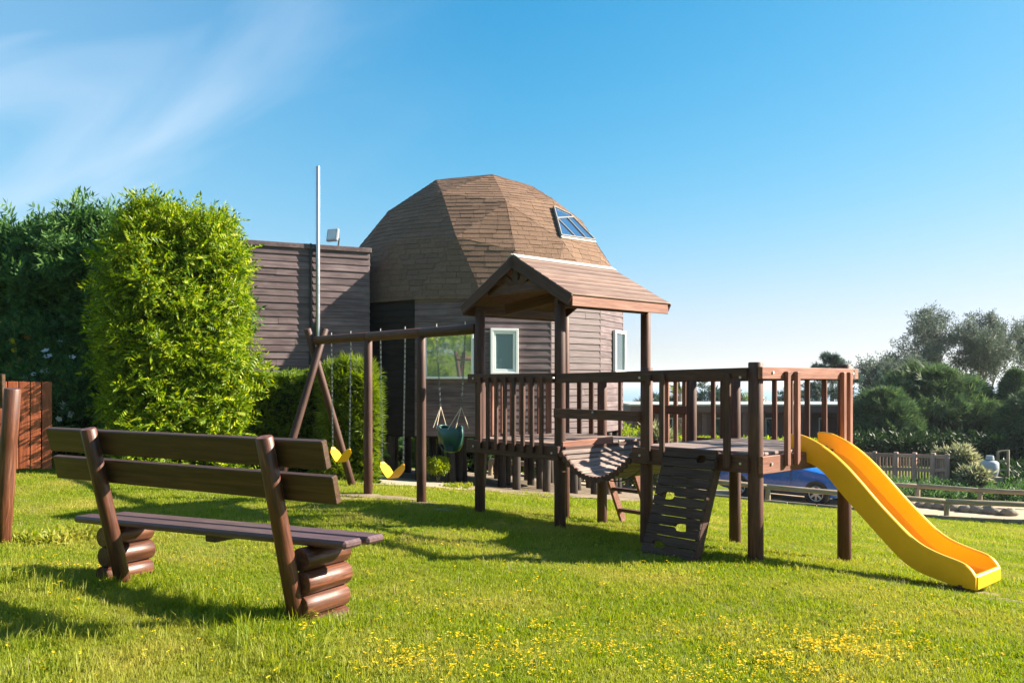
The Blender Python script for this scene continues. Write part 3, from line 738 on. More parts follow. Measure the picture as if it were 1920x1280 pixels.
# skylight on the right hand facets
cands.sort(key=lambda s: s[0]); tr_ = cands[0][1]
nrm = (tr_[1] - tr_[0]).cross(tr_[2] - tr_[0]).normalized(); c = (tr_[0] + tr_[1] + tr_[2]) / 3
if nrm.dot(c - Vector((HC.x, HC.y, EAVE))) < 0: nrm = -nrm
def onplane(px, py):
    d = Vector(((px - CX) / F, 1, -(py - HY) / F)); tt = nrm.dot(c - camv) / nrm.dot(d); return camv + d * tt
print('SKY', [tuple(round(x, 2) for x in v) for v in tr_], nrm)
q = [onplane(1036, 390), onplane(1050, 443), onplane(1113, 452), onplane(1066, 404)]
q2 = [p + nrm * .035 for p in q]
skl = MB()
def bar(mb, a, b, w=.03, hgt=.05): mb.box(frame_mat((a + b) / 2 + nrm * .02, b - a, nrm), (b - a).length + w * .6, w, hgt, .004)
for a, b in ((0, 1), (1, 2), (2, 3), (3, 0)): bar(skl, q[a] + nrm * .02, q[b] + nrm * .02)
ml = q[0].lerp(q[1], .42); mr = q[3].lerp(q[2], .12); bar(skl, ml + nrm * .025, mr + nrm * .025, .035)
mt = ml.lerp(mr, .1); mb_ = q[1].lerp(q[2], .33); bar(skl, ml + nrm * .022, q[1].lerp(q[2], .40) + nrm * .022, .03)
bar(skl, ml.lerp(mr, .6) + nrm * .024, q[1].lerp(q[2], .72) + nrm * .024, .03)
sk = skl.build('skylight', plain('skylight_frame', (.16, .15, .14), .5), house); mbs = MB(); bar(mbs, q[1] - Vector((0, 0, .05)) + nrm * .02, q[2] - Vector((0, 0, .05)) + nrm * .02, .05); mbs.build('sill', M_cap, sk)
gl = MB(); gl.add([p + nrm * .045 for p in q] + [p + nrm * .02 for p in q], [(0, 1, 2, 3), (0, 4, 5, 1), (1, 5, 6, 2), (2, 6, 7, 3), (3, 7, 4, 0)])
gl.build('pane', glassmat('skylight_glass', (.02, .06, .14), .03), sk)

# ------------------------------------------------------------------ annex with flat parapet
ax_d = Vector((.905, .425)).normalized(); ax_r = Vector((-2.93, 17.5)); ax_n = Vector((ax_d.y, -ax_d.x))
AL = 4.6; ax_l = ax_r - ax_d * AL; AT = 4.22; AB = .5
annex = root('annex_building', (ax_l.x, ax_l.y, gz(ax_l.x, ax_l.y)), 'flat-topped outbuilding clad in purple-brown boards between hedge and dome', 'building')
mb = MB(); bk = ax_n * -2.6
M_, ln, _n = box_between(ax_l, ax_r, -.8, AT - .06, 2.6, -.03); mb.box(M_, ln - .02, 2.6, AT + .74); aw = mb.build('wall', M_shadeback, annex)
siding(ax_l, ax_r, AB - .6, AT - .08, 31, M_siding, aw, seed=5, joint=.5)
e0 = ax_r; e1 = ax_r - ax_n * 2.6
siding(e0 + ax_d * .0, e1, AB - .6, AT - .08, 31, M_siding, aw, seed=8)
M_, ln, _n = box_between(ax_l - ax_d * .03, ax_r + ax_d * .04, AT - .08, AT, 2.7, .05)
mb = MB(); mb.box(M_, ln, 2.7, .10, .008); mb.build('parapet_cap', M_siding, annex)
# pole with bracket, floodlight
pp = ax_l + ax_d * (AL * .60) + ax_n * .42
r_ = (596 - CX) / F; s_ = None
p0 = ax_l + ax_n * .085; s_ = (r_ * p0.y - p0.x) / (ax_d.x - r_ * ax_d.y); pp = p0 + ax_d * s_
mast = root('steel_mast', (pp.x, pp.y, gz(pp.x, pp.y)), 'tall thin galvanised metal pole rising in front of the purple-brown outbuilding', 'pole')
pole('shaft', (pp.x, pp.y, gz(pp.x, pp.y) - .05), (pp.x, pp.y, EYE + (HY - 312) * pp.y / F), .044, .040, M_galv, mast, n=16, ch=.004)
mb = MB()
for z in (4.05, 2.4, .9): a = Vector((pp.x, pp.y, z)); b_ = a - Vector((ax_n.x, ax_n.y, 0)) * .08; mb.tube([a, b_], .012, 6)
mb.build('bracket', M_galv, mast)
mb = MB(); dpz = ax_l + ax_n * .04 + ax_d * (s_ - .13); mb.tube([(dpz.x, dpz.y, -.6), (dpz.x, dpz.y, AT + .02)], .022, 8)
tag(mb.build('cable_conduit', M_trim), 'thin black conduit running down the outbuilding wall beside the mast', 'conduit')
fl = P(626, 458, 17.45); flr = root('floodlight', fl, 'square white floodlight mounted on top of the outbuilding roof edge', 'light')
mb = MB(); Mf = frame_mat(P(624, 441, 17.45), (.9, -.35, 0)) @ Matrix.Rotation(R(-12), 4, 'X')
mb.box(Mf, .27, .07, .27, .02); mb.build('lamp_housing', M_tank, flr)
mb = MB(); mb.box(Mf @ Matrix.Translation((0, -.038, 0)), .2, .008, .2, .002); mb.build('lens', plain('lens', (.45, .55, .6), .15, spec=.9), flr)
mb = MB(); mb.tube([P(634, 462, 17.47), P(636, 448, 17.47), P(630, 443, 17.47)], .018, 6); mb.build('bracket', M_trim, flr)

# ------------------------------------------------------------------ play structure (tower, bridge, platform, climbing wall, ladder, slide)
play = root('play_structure', TQ(1.28, 0, 0), 'brown wooden playground tower with roof, sagging bridge, platform and climbing wall', 'playground')
PR = .058
T_A, T_B, T_3, T_5 = 0, 1.28, 2.41, 3.56; QW = 1.38; QP = 1.45
ZT, ZP = .84, .89; RZ = 1.585
def gnd(t, q): p = TQ(t, q, 0); return gz(p.x, p.y) - .06
def post(t, q, ztop, r=PR): return pole('post', TQ(t, q, gnd(t, q)), TQ(t, q, ztop), r * 1.04, r * .97, M_play, play, n=20)
EZ = 2.30
for t, q in ((T_A, 0), (T_B, 0), (T_A, QW), (T_B, QW)): post(t, q, EZ)
for t, q, z in ((T_3, 0, 1.63), (T_5, 0, 1.66), (T_3, QP, 1.62), (T_5, QP + .08, 1.66), (.62, QW, 1.60), (1.86, QP, 1.62)): post(t, q, z, PR if t != T_5 else .062)
# deck frames and planks
def rim(z, t0, q0, t1, q1, mat=M_play, h=.145): return beam('rim_board', TQ(t0, q0, z - h / 2), TQ(t1, q1, z - h / 2), .042, h, mat, play)
o = PR + .018
rim(ZT, -.12, -o, T_B + .06, -o); rim(ZT, -.08, QW + o, T_B + .1, QW + o); rim(ZT - .004, -o, -.05, -o, QW + .05); rim(ZT - .004, T_B + o, -.02, T_B + o, QW + .02)
rim(ZP, T_3 - .10, -o, T_5 - .02, -o); rim(ZP, 1.84, QP + o, T_5 + .1, QP + o); rim(ZP - .004, T_5 + o, -.05, T_5 + o, QP + .1, M_playlit); rim(ZP - .004, T_3 - o, -.02, T_3 - o, QP)
def deck(t0, t1, q0, q1, z, n):
    r = random.Random(int(t0 * 10)); w = (q1 - q0) / n
    for i in range(n):
        qc = q0 + (i + .5) * w; beam('deck_board', TQ(t0, qc, z - .012 + r.uniform(-.002, .002)), TQ(t1, qc, z - .012 + r.uniform(-.002, .002)), w - .008, .026, M_deck, deck_o)
mbj = MB()
for q in (.25, .7, 1.15): a, b_ = TQ(0, q, ZT - .09), TQ(T_B, q, ZT - .09); mbj.box(frame_mat((a + b_) / 2, b_ - a), 1.28, .04, .1)
for q in (.25, .7, 1.2): a, b_ = TQ(T_3, q, ZP - .09), TQ(T_5, q, ZP - .09); mbj.box(frame_mat((a + b_) / 2, b_ - a), 1.15, .04, .1)
deck_o = mbj.build('deck', M_play, play)
deck(-.05, T_B + .05, -.04, QW + .04, ZT + .02, 13)
deck(T_3 - .04, T_5 + .04, -.04, QP + .08, ZP + .02, 14)
# rails
def rail(t0, q0, t1, q1, z, h=.095, mat=M_play, zz=None): return beam('handrail', TQ(t0, q0, z - h / 2), TQ(t1, q1, (zz if zz else z) - h / 2), .042, h, mat, play)
rail(-.11, -o, T_B - .02, -o, RZ); rail(T_B + .04, -o, T_5 - .03, -o, RZ - .005, zz=RZ + .03)
rail(-.06, QW + o, 1.28, QW + o, RZ); rail(1.28, QP + o, T_5 + .1, QP + o, RZ, zz=RZ + .025)
rail(-o, -.04, -o, QW + .06, RZ - .004)
rail(T_5 + o + .002, -.06, T_5 + o + .002, QP + .16, RZ + .035, .10, M_playlit)
rail(T_B, -o, T_3 - .02, -o, 1.225); rail(T_B, QP + o, 1.86, QP + o, 1.23); 
def baluster(t, q, z0, z1, side, mat=M_play, w=.05, th=.032, bent=False):
    """side: +-q or +-t face on which it is nailed"""
    dq = {'q-': (0, -.040), 'q+': (0, .040), 't-': (-.040, 0), 't+': (.040, 0)}[side]
    p0 = TQ(t + dq[0], q + dq[1], z0); p1 = TQ(t + dq[0], q + dq[1], z1)
    sd = (U.x, U.y, 0) if side[0] == 'q' else (NN.x, NN.y, 0)
    return beam('baluster', p0, p1, th, w, mat, play, side=sd, bev=.006)
for i in range(8): t = .13 + i * .142; baluster(t, -o, ZT - .085, RZ - .04, 'q-')
for i in range(8): q = .16 + i * .150; baluster(-o, q, ZT - .09, RZ - .04, 't-', M_playlit, .085)
for t in (.14, .34): baluster(t, QW + o, ZT - .08, RZ - .04, 'q+', w=.07)
for t in (.80, .96): baluster(t, QW + o, ZT - .08, RZ - .04, 'q+', w=.045) if t < .9 else None
for t in (1.44, 1.56, 1.68): baluster(t, QP + o, ZT - .06, RZ - .04, 'q+', M_playlit, .05)
for t in (2.52, 2.68): baluster(t, -o, ZP - .11, RZ - .02, 'q-')
baluster(3.36, -o, ZP - .12, RZ - .02, 'q-', w=.065)
for t in (2.06, 2.18, 2.30, 2.62, 2.80, 2.98, 3.16, 3.34): baluster(t, QP + o, ZP - .10, RZ - .02, 'q+', w=.05)
for q in (.30, .46, 1.28, 1.40): baluster(T_5 + o, q, ZP - .10, RZ + .0, 't+', M_playlit, .055, .04)
# bolts on posts
for t, q, z in ((T_5 + o + .028, .10, RZ - .01), (T_5 + o + .028, QP + .05, RZ - .01), (T_5 + o + .028, .08, ZP - .07), (1.84, -o - .03, 1.20)):
    p = TQ(t, q, z); mb = MB(); d = Vector((U.x, U.y, 0)); mb.tube([p - d * .012, p + d * .004], .013, 8); mb.build('bolt', M_bolt, play)
for t, q, z in [(t_, -o - .026, RZ - .05) for t_ in (T_A, T_B, T_3, T_5 - .08)] + [(t_, -o - .026, z_) for t_, z_ in ((T_A, ZT - .07), (T_B - .02, ZT - .07), (T_3, ZP - .07), (T_5 - .08, ZP - .07))]:
    p = TQ(t, q, z); d = Vector((NN.x, NN.y, 0)); mb = MB(); mb.tube([p - d * .006, p + d * .01], .011, 8); mb.build('bolt', M_bolt, play)
# sagging log bridge
nl = 19; brg = MB()
br = []
for i in range(nl):
    s = (i + .5) / nl; t = T_B + .075 + (T_3 - T_B - .15) * s; z = ZT - .05 + (ZP - ZT) * s - .27 * (1 - (2 * s - 1) ** 2); br.append((t, z))
for q in (.2, 1.15): brg.tube([TQ(t, q, z - .035) for t, z in br], .006, 5)
brg_o = brg.build('bridge', M_chain, play)
M_brlog = M_deck
for i, (t, z) in enumerate(br):
    zn_ = br[min(i + 1, nl - 1)]; zp_ = br[max(i - 1, 0)]; sl_ = Vector((zn_[0] - zp_[0], zn_[1] - zp_[1])).normalized()
    beam('log', TQ(t, -.07, z + .012), TQ(t, QW - .05, z + .012), .056, .034, M_deck, brg_o, side=(-U.x * sl_.y, -U.y * sl_.y, sl_.x), bev=.008); pole('log_end', TQ(t, -.092, z), TQ(t, -.06, z), .033, .033, M_play, brg_o, n=12, ch=.003)
# edge sill of the tower deck above the bridge, in the sunlit timber colour
beam('sill_board', TQ(T_B + .055, -.03, ZT - .0), TQ(T_B + .055, .75, ZT + .02), .03, .09, M_playlit, play)
# climbing wall of planks leaning on the platform rim
cw_o = MB(); t0, t1 = 2.73, 3.27; qb, qt = -.44, -.115; zb = .02; zt = ZP + .02
def CW(t, s, off=0):
    """s: 0 bottom, 1 top of the climbing wall"""
    q = qb + (qt - qb) * s; z = zb + (zt - zb) * s; sl = Vector((qt - qb, zt - zb)).normalized(); return TQ(t - .02 * (1 - s), q + sl.y * off * 1.0, z - sl.x * off)
cwr = MB()
for t in (t0 + .02, t1 - .02):
    a, b_ = CW(t, .0, .06), CW(t, 1.0, .06); cwr.box(frame_mat((a + b_) / 2, b_ - a, (U.x, U.y, 0)), (b_ - a).length, .09, .04, .004)
cw = cwr.build('climbing_wall', M_play, play)
npk = 11; wl_ = (CW(t0, 1) - CW(t0, 0)).length
HOLES = {1: (.72, .12), 4: (.22, .16), 7: (.58, .20), 10: (.22, .15)}     # plank index from the top: centre and half-size of a hand hole
HOLES = {0.5: (.74, .09), 4: (.27, .13), 7.3: (.66, .14), 9.2: (.30, .13)}
upv = (CW(t0, 1) - CW(t0, 0)).normalized(); uu = Vector((U.x, U.y, 0)); nv = uu.cross(upv).normalized()
for i in range(npk):
    s1 = 1 - i / npk; s0 = 1 - (i + 1) / npk + .008
    a = CW(t0, (s0 + s1) / 2); b_ = CW(t1, (s0 + s1) / 2); wd = (b_ - a).length; hh = wl_ * (s1 - s0)
    Mx = frame_mat(a, b_ - a, upv)
    # outline with hand-hole bites on the top or bottom edge
    notch_t = notch_b = None
    for hk, (c_, hw) in HOLES.items():
        lo = int(hk)
        if i == lo: notch_b = (c_, hw)
        if i == lo + 1: notch_t = (c_, hw)
    def edge(zs, notch, sgn):
        if not notch: return [(0, zs), (wd, zs)]
        c_, hw = notch[0] * wd, notch[1] * wd; dp = hh * .38
        return [(0, zs), (c_ - hw, zs), (c_ - hw * .8, zs - sgn * dp * .75), (c_ - hw * .4, zs - sgn * dp), (c_ + hw * .4, zs - sgn * dp), (c_ + hw * .8, zs - sgn * dp * .75), (c_ + hw, zs), (wd, zs)]
    te = edge(hh / 2, notch_t, 1); be = edge(-hh / 2, notch_b, -1)
    # strip between the two edges, resampled at the union of their x positions
    xs_ = sorted(set([round(p[0], 4) for p in te + be]))
    def at(e, x):
        for (x0, z0), (x1, z1) in zip(e, e[1:]):
            if x0 - 2e-4 <= x <= x1 + 2e-4: return z0 + (z1 - z0) * (x - x0) / max(1e-6, x1 - x0)
    mb = MB(); th = .026
    for x in xs_:
        for yy in (-th / 2, th / 2):
            mb.v.append(tuple(Vector((x, yy, at(be, x))))); mb.v.append(tuple(Vector((x, yy, at(te, x)))))
    m4 = len(xs_)
    for k in range(m4 - 1):
        a_ = k * 4; b2 = a_ + 4; mb.f += [(a_, b2, b2 + 1, a_ + 1), (a_ + 2, a_ + 3, b2 + 3, b2 + 2), (a_ + 1, b2 + 1, b2 + 3, a_ + 3), (a_, a_ + 2, b2 + 2, b2)]
    e_ = (m4 - 1) * 4; mb.f += [(0, 1, 3, 2), (e_, e_ + 2, e_ + 3, e_ + 1)]
    me = mb.mesh('plank'); link('plank', me, Mx, cw, M_dkplank)
# ladder at the back
ldr = MB()
lt0, lt1 = .42, .88
def LD(t, s): return TQ(t, QW + .62 - .52 * s, gnd(t, QW + .5) + .06 + (ZT - gnd(t, QW + .5) - .06) * s)
for t, sh in ((lt0, .0), (lt1, .0)):
    a, b_ = LD(t, 0), LD(t, 1); ldr.box(frame_mat((a + b_) / 2, b_ - a, (U.x, U.y, 0)), (b_ - a).length, .09, .04, .004)
ld = ldr.build('ladder', M_playlit, play)
for k in range(4): s = .14 + k * .25; beam('rung', LD(lt0 - .02, s), LD(lt1 + .02, s), .08, .04, M_play, ld)
# gable roof
RT0, RT1, RTC = -.16, 1.57, .705; RQ0, RQ1 = -.14, 1.44; PK, EV = 2.84, 2.36
def slope(side):
    et = RT0 if side < 0 else RT1; n = 8
    ev = Vector((et - RTC, EV - PK)); L_ = ev.length; e = ev.normalized(); up2 = Vector((-e.y, e.x)) if -e.y * 0 + e.x * side > 0 else Vector((e.y, -e.x))
    if up2.y < 0: up2 = -up2
    base = MB()
    a = TQ(RTC, 0, 0)
    def RP(s, q, h): v = Vector((RTC, PK)) + e * s + up2 * h; return TQ(v.x, q, v.y)
    c0, c1 = RP(L_ / 2, RQ0 + .03, -.02), RP(L_ / 2, RQ1 - .02, -.02)
    nz = Vector((U.x * up2.x, U.y * up2.x, up2.y))
    base.box(frame_mat((c0 + c1) / 2, c1 - c0, nz), (c1 - c0).length, L_ - .06, .018)
    return base, RP, L_, nz
rf = None
for side in (-1, 1):
    base, RP, L_, nz = slope(side)
    if rf is None: rb_ = base
    else: pass
    if side == -1: store = base
    else: store.add(base.v, base.f); rfo = store.build('roof', M_play, play)
rr_ = random.Random(4)
for side in (-1, 1):
    base, RP, L_, nz = slope(side); n = 8; w = L_ / n
    for i in range(n):
        s = (i + .5) * w; h0 = .004 + rr_.uniform(0, .003)
        p0, p1 = RP(s, RQ0, h0), RP(s, RQ1, h0)
        M_ = frame_mat((p0 + p1) / 2, p1 - p0, nz) @ Matrix.Rotation(R(-1.6 * (1 if side > 0 else -1)), 4, 'X')
        vs, fs = chamfer((p1 - p0).length, w + .01, .018, .003); me = bpy.data.meshes.new('roof_board'); me.from_pydata(vs, [], fs)
        link('roof_board', me, M_, rfo, M_roofw)
    # barge boards on the gables and the eave fascia
    for q in (RQ0 - .0, RQ1 + .0):
        a, b_ = RP(-.0, q, -.06), RP(L_ + .02, q, -.05); beam('barge_board', a, b_, .024, .115, M_play, rfo, side=nz)
    a, b_ = RP(L_ + .005, RQ0 + .02, -.03), RP(L_ + .005, RQ1 - .02, -.03); a.z -= .03; b_.z -= .03
    beam('fascia', a, b_, .022, .10, M_playlit if side > 0 else M_play, rfo)
mb = MB()
for side in (-1, 1):
    base, RP, L_, nz = slope(side); p0, p1 = RP(.045, RQ0 - .005, .022), RP(.045, RQ1 + .005, .022); mb.box(frame_mat((p0 + p1) / 2, p1 - p0, nz), (p1 - p0).length, .09, .006)
mb.build('ridge_cap', M_cap, rfo)
# truss in the front gable, and the same behind
for q in (RQ0 + .06, RQ1 - .06):
    zc = 2.50; beam('collar_beam', TQ(.25, q, zc), TQ(1.17, q, zc), .035, .11, M_play, rfo)
    for dt_, zt_ in ((-.25, 2.68), (0, 2.79), (.25, 2.68)): beam('strut', TQ(RTC + dt_ * .25, q - .001, zc + .03), TQ(RTC + dt_, q - .022, zt_), .035, .09, M_play, rfo, side=(U.x, U.y, 0))
for t in (T_A, T_B): beam('top_plate', TQ(t, RQ0 + .08, 2.31), TQ(t, RQ1 - .08, 2.31), .05, .09, M_play, rfo)
beam('brace', TQ(.10, .3, 2.33), TQ(.66, .55, 2.45), .03, .12, M_play, rfo); beam('brace', TQ(1.2, .5, 2.33), TQ(.74, .55, 2.52), .03, .12, M_play, rfo)
# slide
topp = [(-.06, 1.035), (-.003, 1.045), (0.05, 1.040), (0.092, 1.02), (0.222, 0.965), (0.331, 0.901), (0.473, 0.784), (0.61, 0.645), (0.744, 0.502), (0.874, 0.379), (1.001, 0.262), (1.093, 0.204), (1.244, 0.155), (1.374, 0.128), (1.43, 0.109), (1.46, 0.075), (1.475, 0.03)]
bott = [(-.06, .83), (-.003, .81), (0.05, .805), (.11, .80), (0.185, 0.77), (0.277, 0.70), (0.403, 0.559), (0.542, 0.422), (0.711, 0.261), (0.858, 0.119), (0.954, 0.038), (1.093, -0.018), (1.2, -.04), (1.30, -0.06), (1.38, -.068), (1.44, -.072), (1.47, -.07)]
def interp_curve(c, k):
    c = [Vector(p) for p in c]; Ls = [0]
    for i in range(1, len(c)): Ls.append(Ls[-1] + (c[i] - c[i - 1]).length)
    d = Ls[-1] * k; i = 0
    while i < len(c) - 2 and Ls[i + 1] < d: i += 1
    return c[i].lerp(c[i + 1], (d - Ls[i]) / max(1e-9, Ls[i + 1] - Ls[i]))
QN, QF = .655, 1.16
ns = 60; sm = MB(); th = .022
prof = []
tp = [interp_curve(topp, k / ns) for k in range(ns + 1)]; bt = [interp_curve(bott, k / ns) for k in range(ns + 1)]
for _ in range(6):
    tp = [tp[0]] + [(tp[i - 1] + tp[i] * 2 + tp[i + 1]) / 4 for i in range(1, ns)] + [tp[-1]]; bt = [bt[0]] + [(bt[i - 1] + bt[i] * 2 + bt[i + 1]) / 4 for i in range(1, ns)] + [bt[-1]]
def bedp(i): return bt[i].lerp(tp[i], .24)
secs = []
for i in range(ns + 1):
    B, T = bt[i], tp[i]; D = bedp(i); up_ = (T - B).normalized()
    def q_(q, v): p = TQ(T_5 + v.x, q, v.y); return p
    m_ = T - up_ * .012
    secs.append([q_(QN, B), q_(QN - .008, B.lerp(T, .5)), q_(QN - .012, m_), q_(QN, T), q_(QN + .016, T), q_(QN + .028, m_), q_(QN + .02, B.lerp(T, .55)), q_(QN + .032, B.lerp(T, .34)), q_(QN + .07, D),
                 q_(QF - .07, D), q_(QF - .032, B.lerp(T, .34)), q_(QF - .02, B.lerp(T, .55)), q_(QF - .028, m_), q_(QF - .016, T), q_(QF, T), q_(QF + .012, m_), q_(QF + .008, B.lerp(T, .5)), q_(QF, B), q_(QF - .02, B), q_(QF - .04, D - up_ * .03), q_(QN + .04, D - up_ * .03), q_(QN + .02, B)])
K = len(secs[0])
for s in secs: sm.v += [tuple(p) for p in s]
for i in range(ns):
    for k in range(K): a = i * K + k; b2 = i * K + (k + 1) % K; sm.f.append((a, b2, b2 + K, a + K))
sm.f.append(tuple(range(K))); sm.f.append(tuple(reversed(range(ns * K, ns * K + K))))
slide = sm.build('slide', M_slide, play, smooth=True, sharp=42, label='glossy yellow plastic slide')
# closed lip at the slide's end
lp = MB(); Mx = frame_mat(TQ(T_5 + 1.462, (QN + QF) / 2, -.02), (NN.x, NN.y, 0)); lp.box(Mx, QF - QN - .01, .04, .115, .012); lp.build('slide_lip', M_slide, play)
fp = MB(); a = TQ(T_5 + 1.36, .70, 0); fp.tube([(a.x, a.y, gz(a.x, a.y) - .1), (a.x, a.y, -.05)], .05, 12); fp.build('slide_footing', M_play, play)

# ------------------------------------------------------------------ swing frame and swings
swf = root('swing_frame', TQ(-1.13, 0, 0), 'brown log swing frame with long horizontal beam and crossed end legs', 'swing frame')
BZ = 2.10; BR = .062
js = [-3.86, -2.34, -1.13, -.06]
for a, b_ in zip(js, js[1:]): pole('beam', TQ(a + .003, 0, BZ), TQ(b_ - .003, 0, BZ + .004), BR, BR * .97, M_play, swf, n=20)
for t in (-2.34, -1.13): pole('post', TQ(t, 0, gnd(t, 0)), TQ(t, 0, BZ - .045), .060, .056, M_play, swf)
def crossleg(sg, dt_):
    ft = TQ(-3.72 + dt_, sg * .66, 0); ft.z = gz(ft.x, ft.y) - .06; m_ = TQ(-3.74 + dt_, 0, 1.93); d = (m_ - ft); tp_ = ft + d * ((2.27 - ft.z) / (1.93 - ft.z)); return pole('leg', ft, tp_, .058, .053, M_play, swf)
crossleg(1, -.06); crossleg(-1, .07)
def chain(mb, a, b_, pitch_=.032, r=.0042):
    a, b_ = Vector(a), Vector(b_); d = b_ - a; n = max(2, int(d.length / pitch_)); x = d.normalized(); s0 = x.orthogonal().normalized(); s1 = x.cross(s0)
    for i in range(n):
        c = a + d * ((i + .5) / n); s = s0 if i % 2 else s1; hl = pitch_ * .68; hw = .009
        pts_ = [c + x * hl * math.cos(k) + s * hw * math.sin(k) * 1.2 for k in [j * math.pi / 3 for j in range(6)]]
        base = len(mb.v); nn = s.cross(x)
        for k in range(6):
            p = pts_[k]; rad = (p - c).normalized()
            mb.v += [tuple(p + rad * r), tuple(p + nn * r), tuple(p - rad * r), tuple(p - nn * r)]
        for k in range(6):
            for j in range(4): mb.f.append((base + k * 4 + j, base + k * 4 + (j + 1) % 4, base + ((k + 1) % 6) * 4 + (j + 1) % 4, base + ((k + 1) % 6) * 4 + j))
def eyebolt(parent, t):
    mb = MB(); mb.tube([TQ(t, 0, BZ - BR - .04), TQ(t, 0, BZ + BR + .035)], .006, 6); return mb.build('eye_bolt', M_bolt, parent)
def belt_swing(t0, t1, zlow, lab, grp):
    tc = (t0 + t1) / 2; rt = root('belt_swing', TQ(tc, 0, BZ), lab, 'swing', grp); hw = (t1 - t0) / 2 * .86
    zt_ = zlow + .20
    for t, sg in ((t0, -1), (t1, 1)):
        mb = MB(); chain(mb, TQ(t, 0, BZ - BR - .01), TQ(tc + sg * hw, 0, zt_)); mb.build('chain', M_chain, rt); eyebolt(rt, t)
    mb = MB(); n = 16; ssec = []
    for i in range(n + 1):
        s = i / n * 2 - 1; t = tc + hw * s * (1 - .12 * (1 - abs(s))); z = zlow + .19 * (abs(s) ** 1.45); w = .075 * (1 if abs(s) < .72 else max(.25, 1 - (abs(s) - .72) * 2.6))
        mb.v += [tuple(TQ(t, -w, z)), tuple(TQ(t, w, z)), tuple(TQ(t, w, z + .012)), tuple(TQ(t, -w, z + .012))]
    for i in range(n):
        for j in range(4): mb.f.append((i * 4 + j, i * 4 + (j + 1) % 4, i * 4 + 4 + (j + 1) % 4, i * 4 + 4 + j))
    mb.f += [(0, 1, 2, 3), (n * 4 + 3, n * 4 + 2, n * 4 + 1, n * 4)]
    mb.build('seat', M_belt, rt, smooth=True, sharp=50)
belt_swing(-3.30, -2.78, .37, 'yellow belt swing nearest the crossed legs at the left end', 'yellow belt swings on the log frame')
belt_swing(-2.04, -1.48, .25, 'yellow belt swing hanging between the two upright log posts', 'yellow belt swings on the log frame')
bs = root('bucket_swing', TQ(-.54, 0, BZ), 'dark green toddler bucket swing hanging beside the play tower', 'swing')
for t, sg in ((-.82, -1), (-.27, 1)):
    mb = MB(); e = TQ(-.54 + sg * .20, 0, 1.20); chain(mb, TQ(t, 0, BZ - BR - .01), e); mb.build('chain', M_chain, bs); eyebolt(bs, t)
    mb = MB()
    for qq in (-.10, .10): mb.tube([e, TQ(-.54 + sg * .215, qq, .95)], .006, 6)
    mb.tube([e, TQ(-.54 + sg * .11, -.13, .94)], .006, 6)
    mb.build('rope', M_rope, bs)
mb = MB(); n = 28
def bk_(a, s):      # bucket shell; s: 0 rim .. 1 bottom
    r = [.182, .187, .17, .12, .02][s]; z = [.955, .87, .76, .69, .67][s]
    rq = r * .62; zz = z + (.018 * math.cos(2 * a) if s == 0 else 0)
    return TQ(-.54 + r * math.cos(a), rq * math.sin(a), zz)
for s in range(5):
    for k in range(n): mb.v.append(tuple(bk_(6.283 * k / n, s)))
for s in range(4):
    for k in range(n):
        ang_ = 360 * k / n
        # two leg openings in the front wall
        if s in (2,) and (225 < ang_ < 262 or 275 < ang_ < 312): continue
        mb.f.append((s * n + k, s * n + (k + 1) % n, (s + 1) * n + (k + 1) % n, (s + 1) * n + k))
me_b = mb.build('seat', M_green, bs, smooth=True); so = me_b.modifiers.new('thick', 'SOLIDIFY'); so.thickness = .012
mb = MB(); mb.tube([bk_(6.283 * k / n, 0) for k in range(n + 1)], .011, 6, cap=False); mb.build('rim', M_green, bs, smooth=True)

# ------------------------------------------------------------------ log bench
be = Vector((.86, -.51)).normalized(); bf = Vector((.51, .86)).normalized()
bR = Vector((-1.195, 4.78)); bL = bR - be * 1.55
bench = root('log_bench', (*((bL + bR) / 2), gz(*((bL + bR) / 2))), 'brown plank bench seen from behind, resting on stacks of round logs', 'bench')
def BP(s, f, z): p = bR + be * s + bf * f; return Vector((p.x, p.y, z))
for s in (0, -1.55):
    g0 = gz(*(bR + be * s)); pole('back_post', BP(s, 0, g0 - .03), BP(s + .0, -.255, 1.205), .050, .047, M_log, bench, n=24)
lean = .255 / 1.05
def off(z): return -.255 * (z - .15) / 1.05 + .05 + .028
bup = Vector((bf.x * -.255, bf.y * -.255, 1.05)).normalized()
for z0, z1, a, b_ in ((1.04, 1.193, -2.11, .355), (.855, 1.005, -2.11, .385)):
    zc = (z0 + z1) / 2; beam('back_plank', BP(a, off(zc), zc), BP(b_, off(zc), zc), .046, (z1 - z0) * 1.02, M_bench, bench, side=bup, bev=.006)
zl, zr = .575, .632
for f0, e0_, e1_ in ((.105, -2.13, .33), (.275, -2.02, .35)): beam('seat_plank', BP(e0_, f0 - .02, zl - .022), BP(e1_, f0 - .02, zr - .022), .150, .045, M_seat, bench, bev=.014)
mbk = MB(); a, b_ = BP(-.78, .04, .545), BP(-.78, .33, .545); mbk.box(frame_mat((a + b_) / 2, b_ - a), .29, .09, .05, .006); mbk.build('seat_batten', M_bench, bench)
for s, zz in ((.03, .575), (-1.76, .535)):
    for k in range(4):
        z = zz - .068 - k * .130; jit = (.0, .012, -.004, .008)[k]
        pole('log', BP(s + jit, -.02, z), BP(s + jit, .335, z), .067, .065, M_log, bench, n=28, ch=.006)

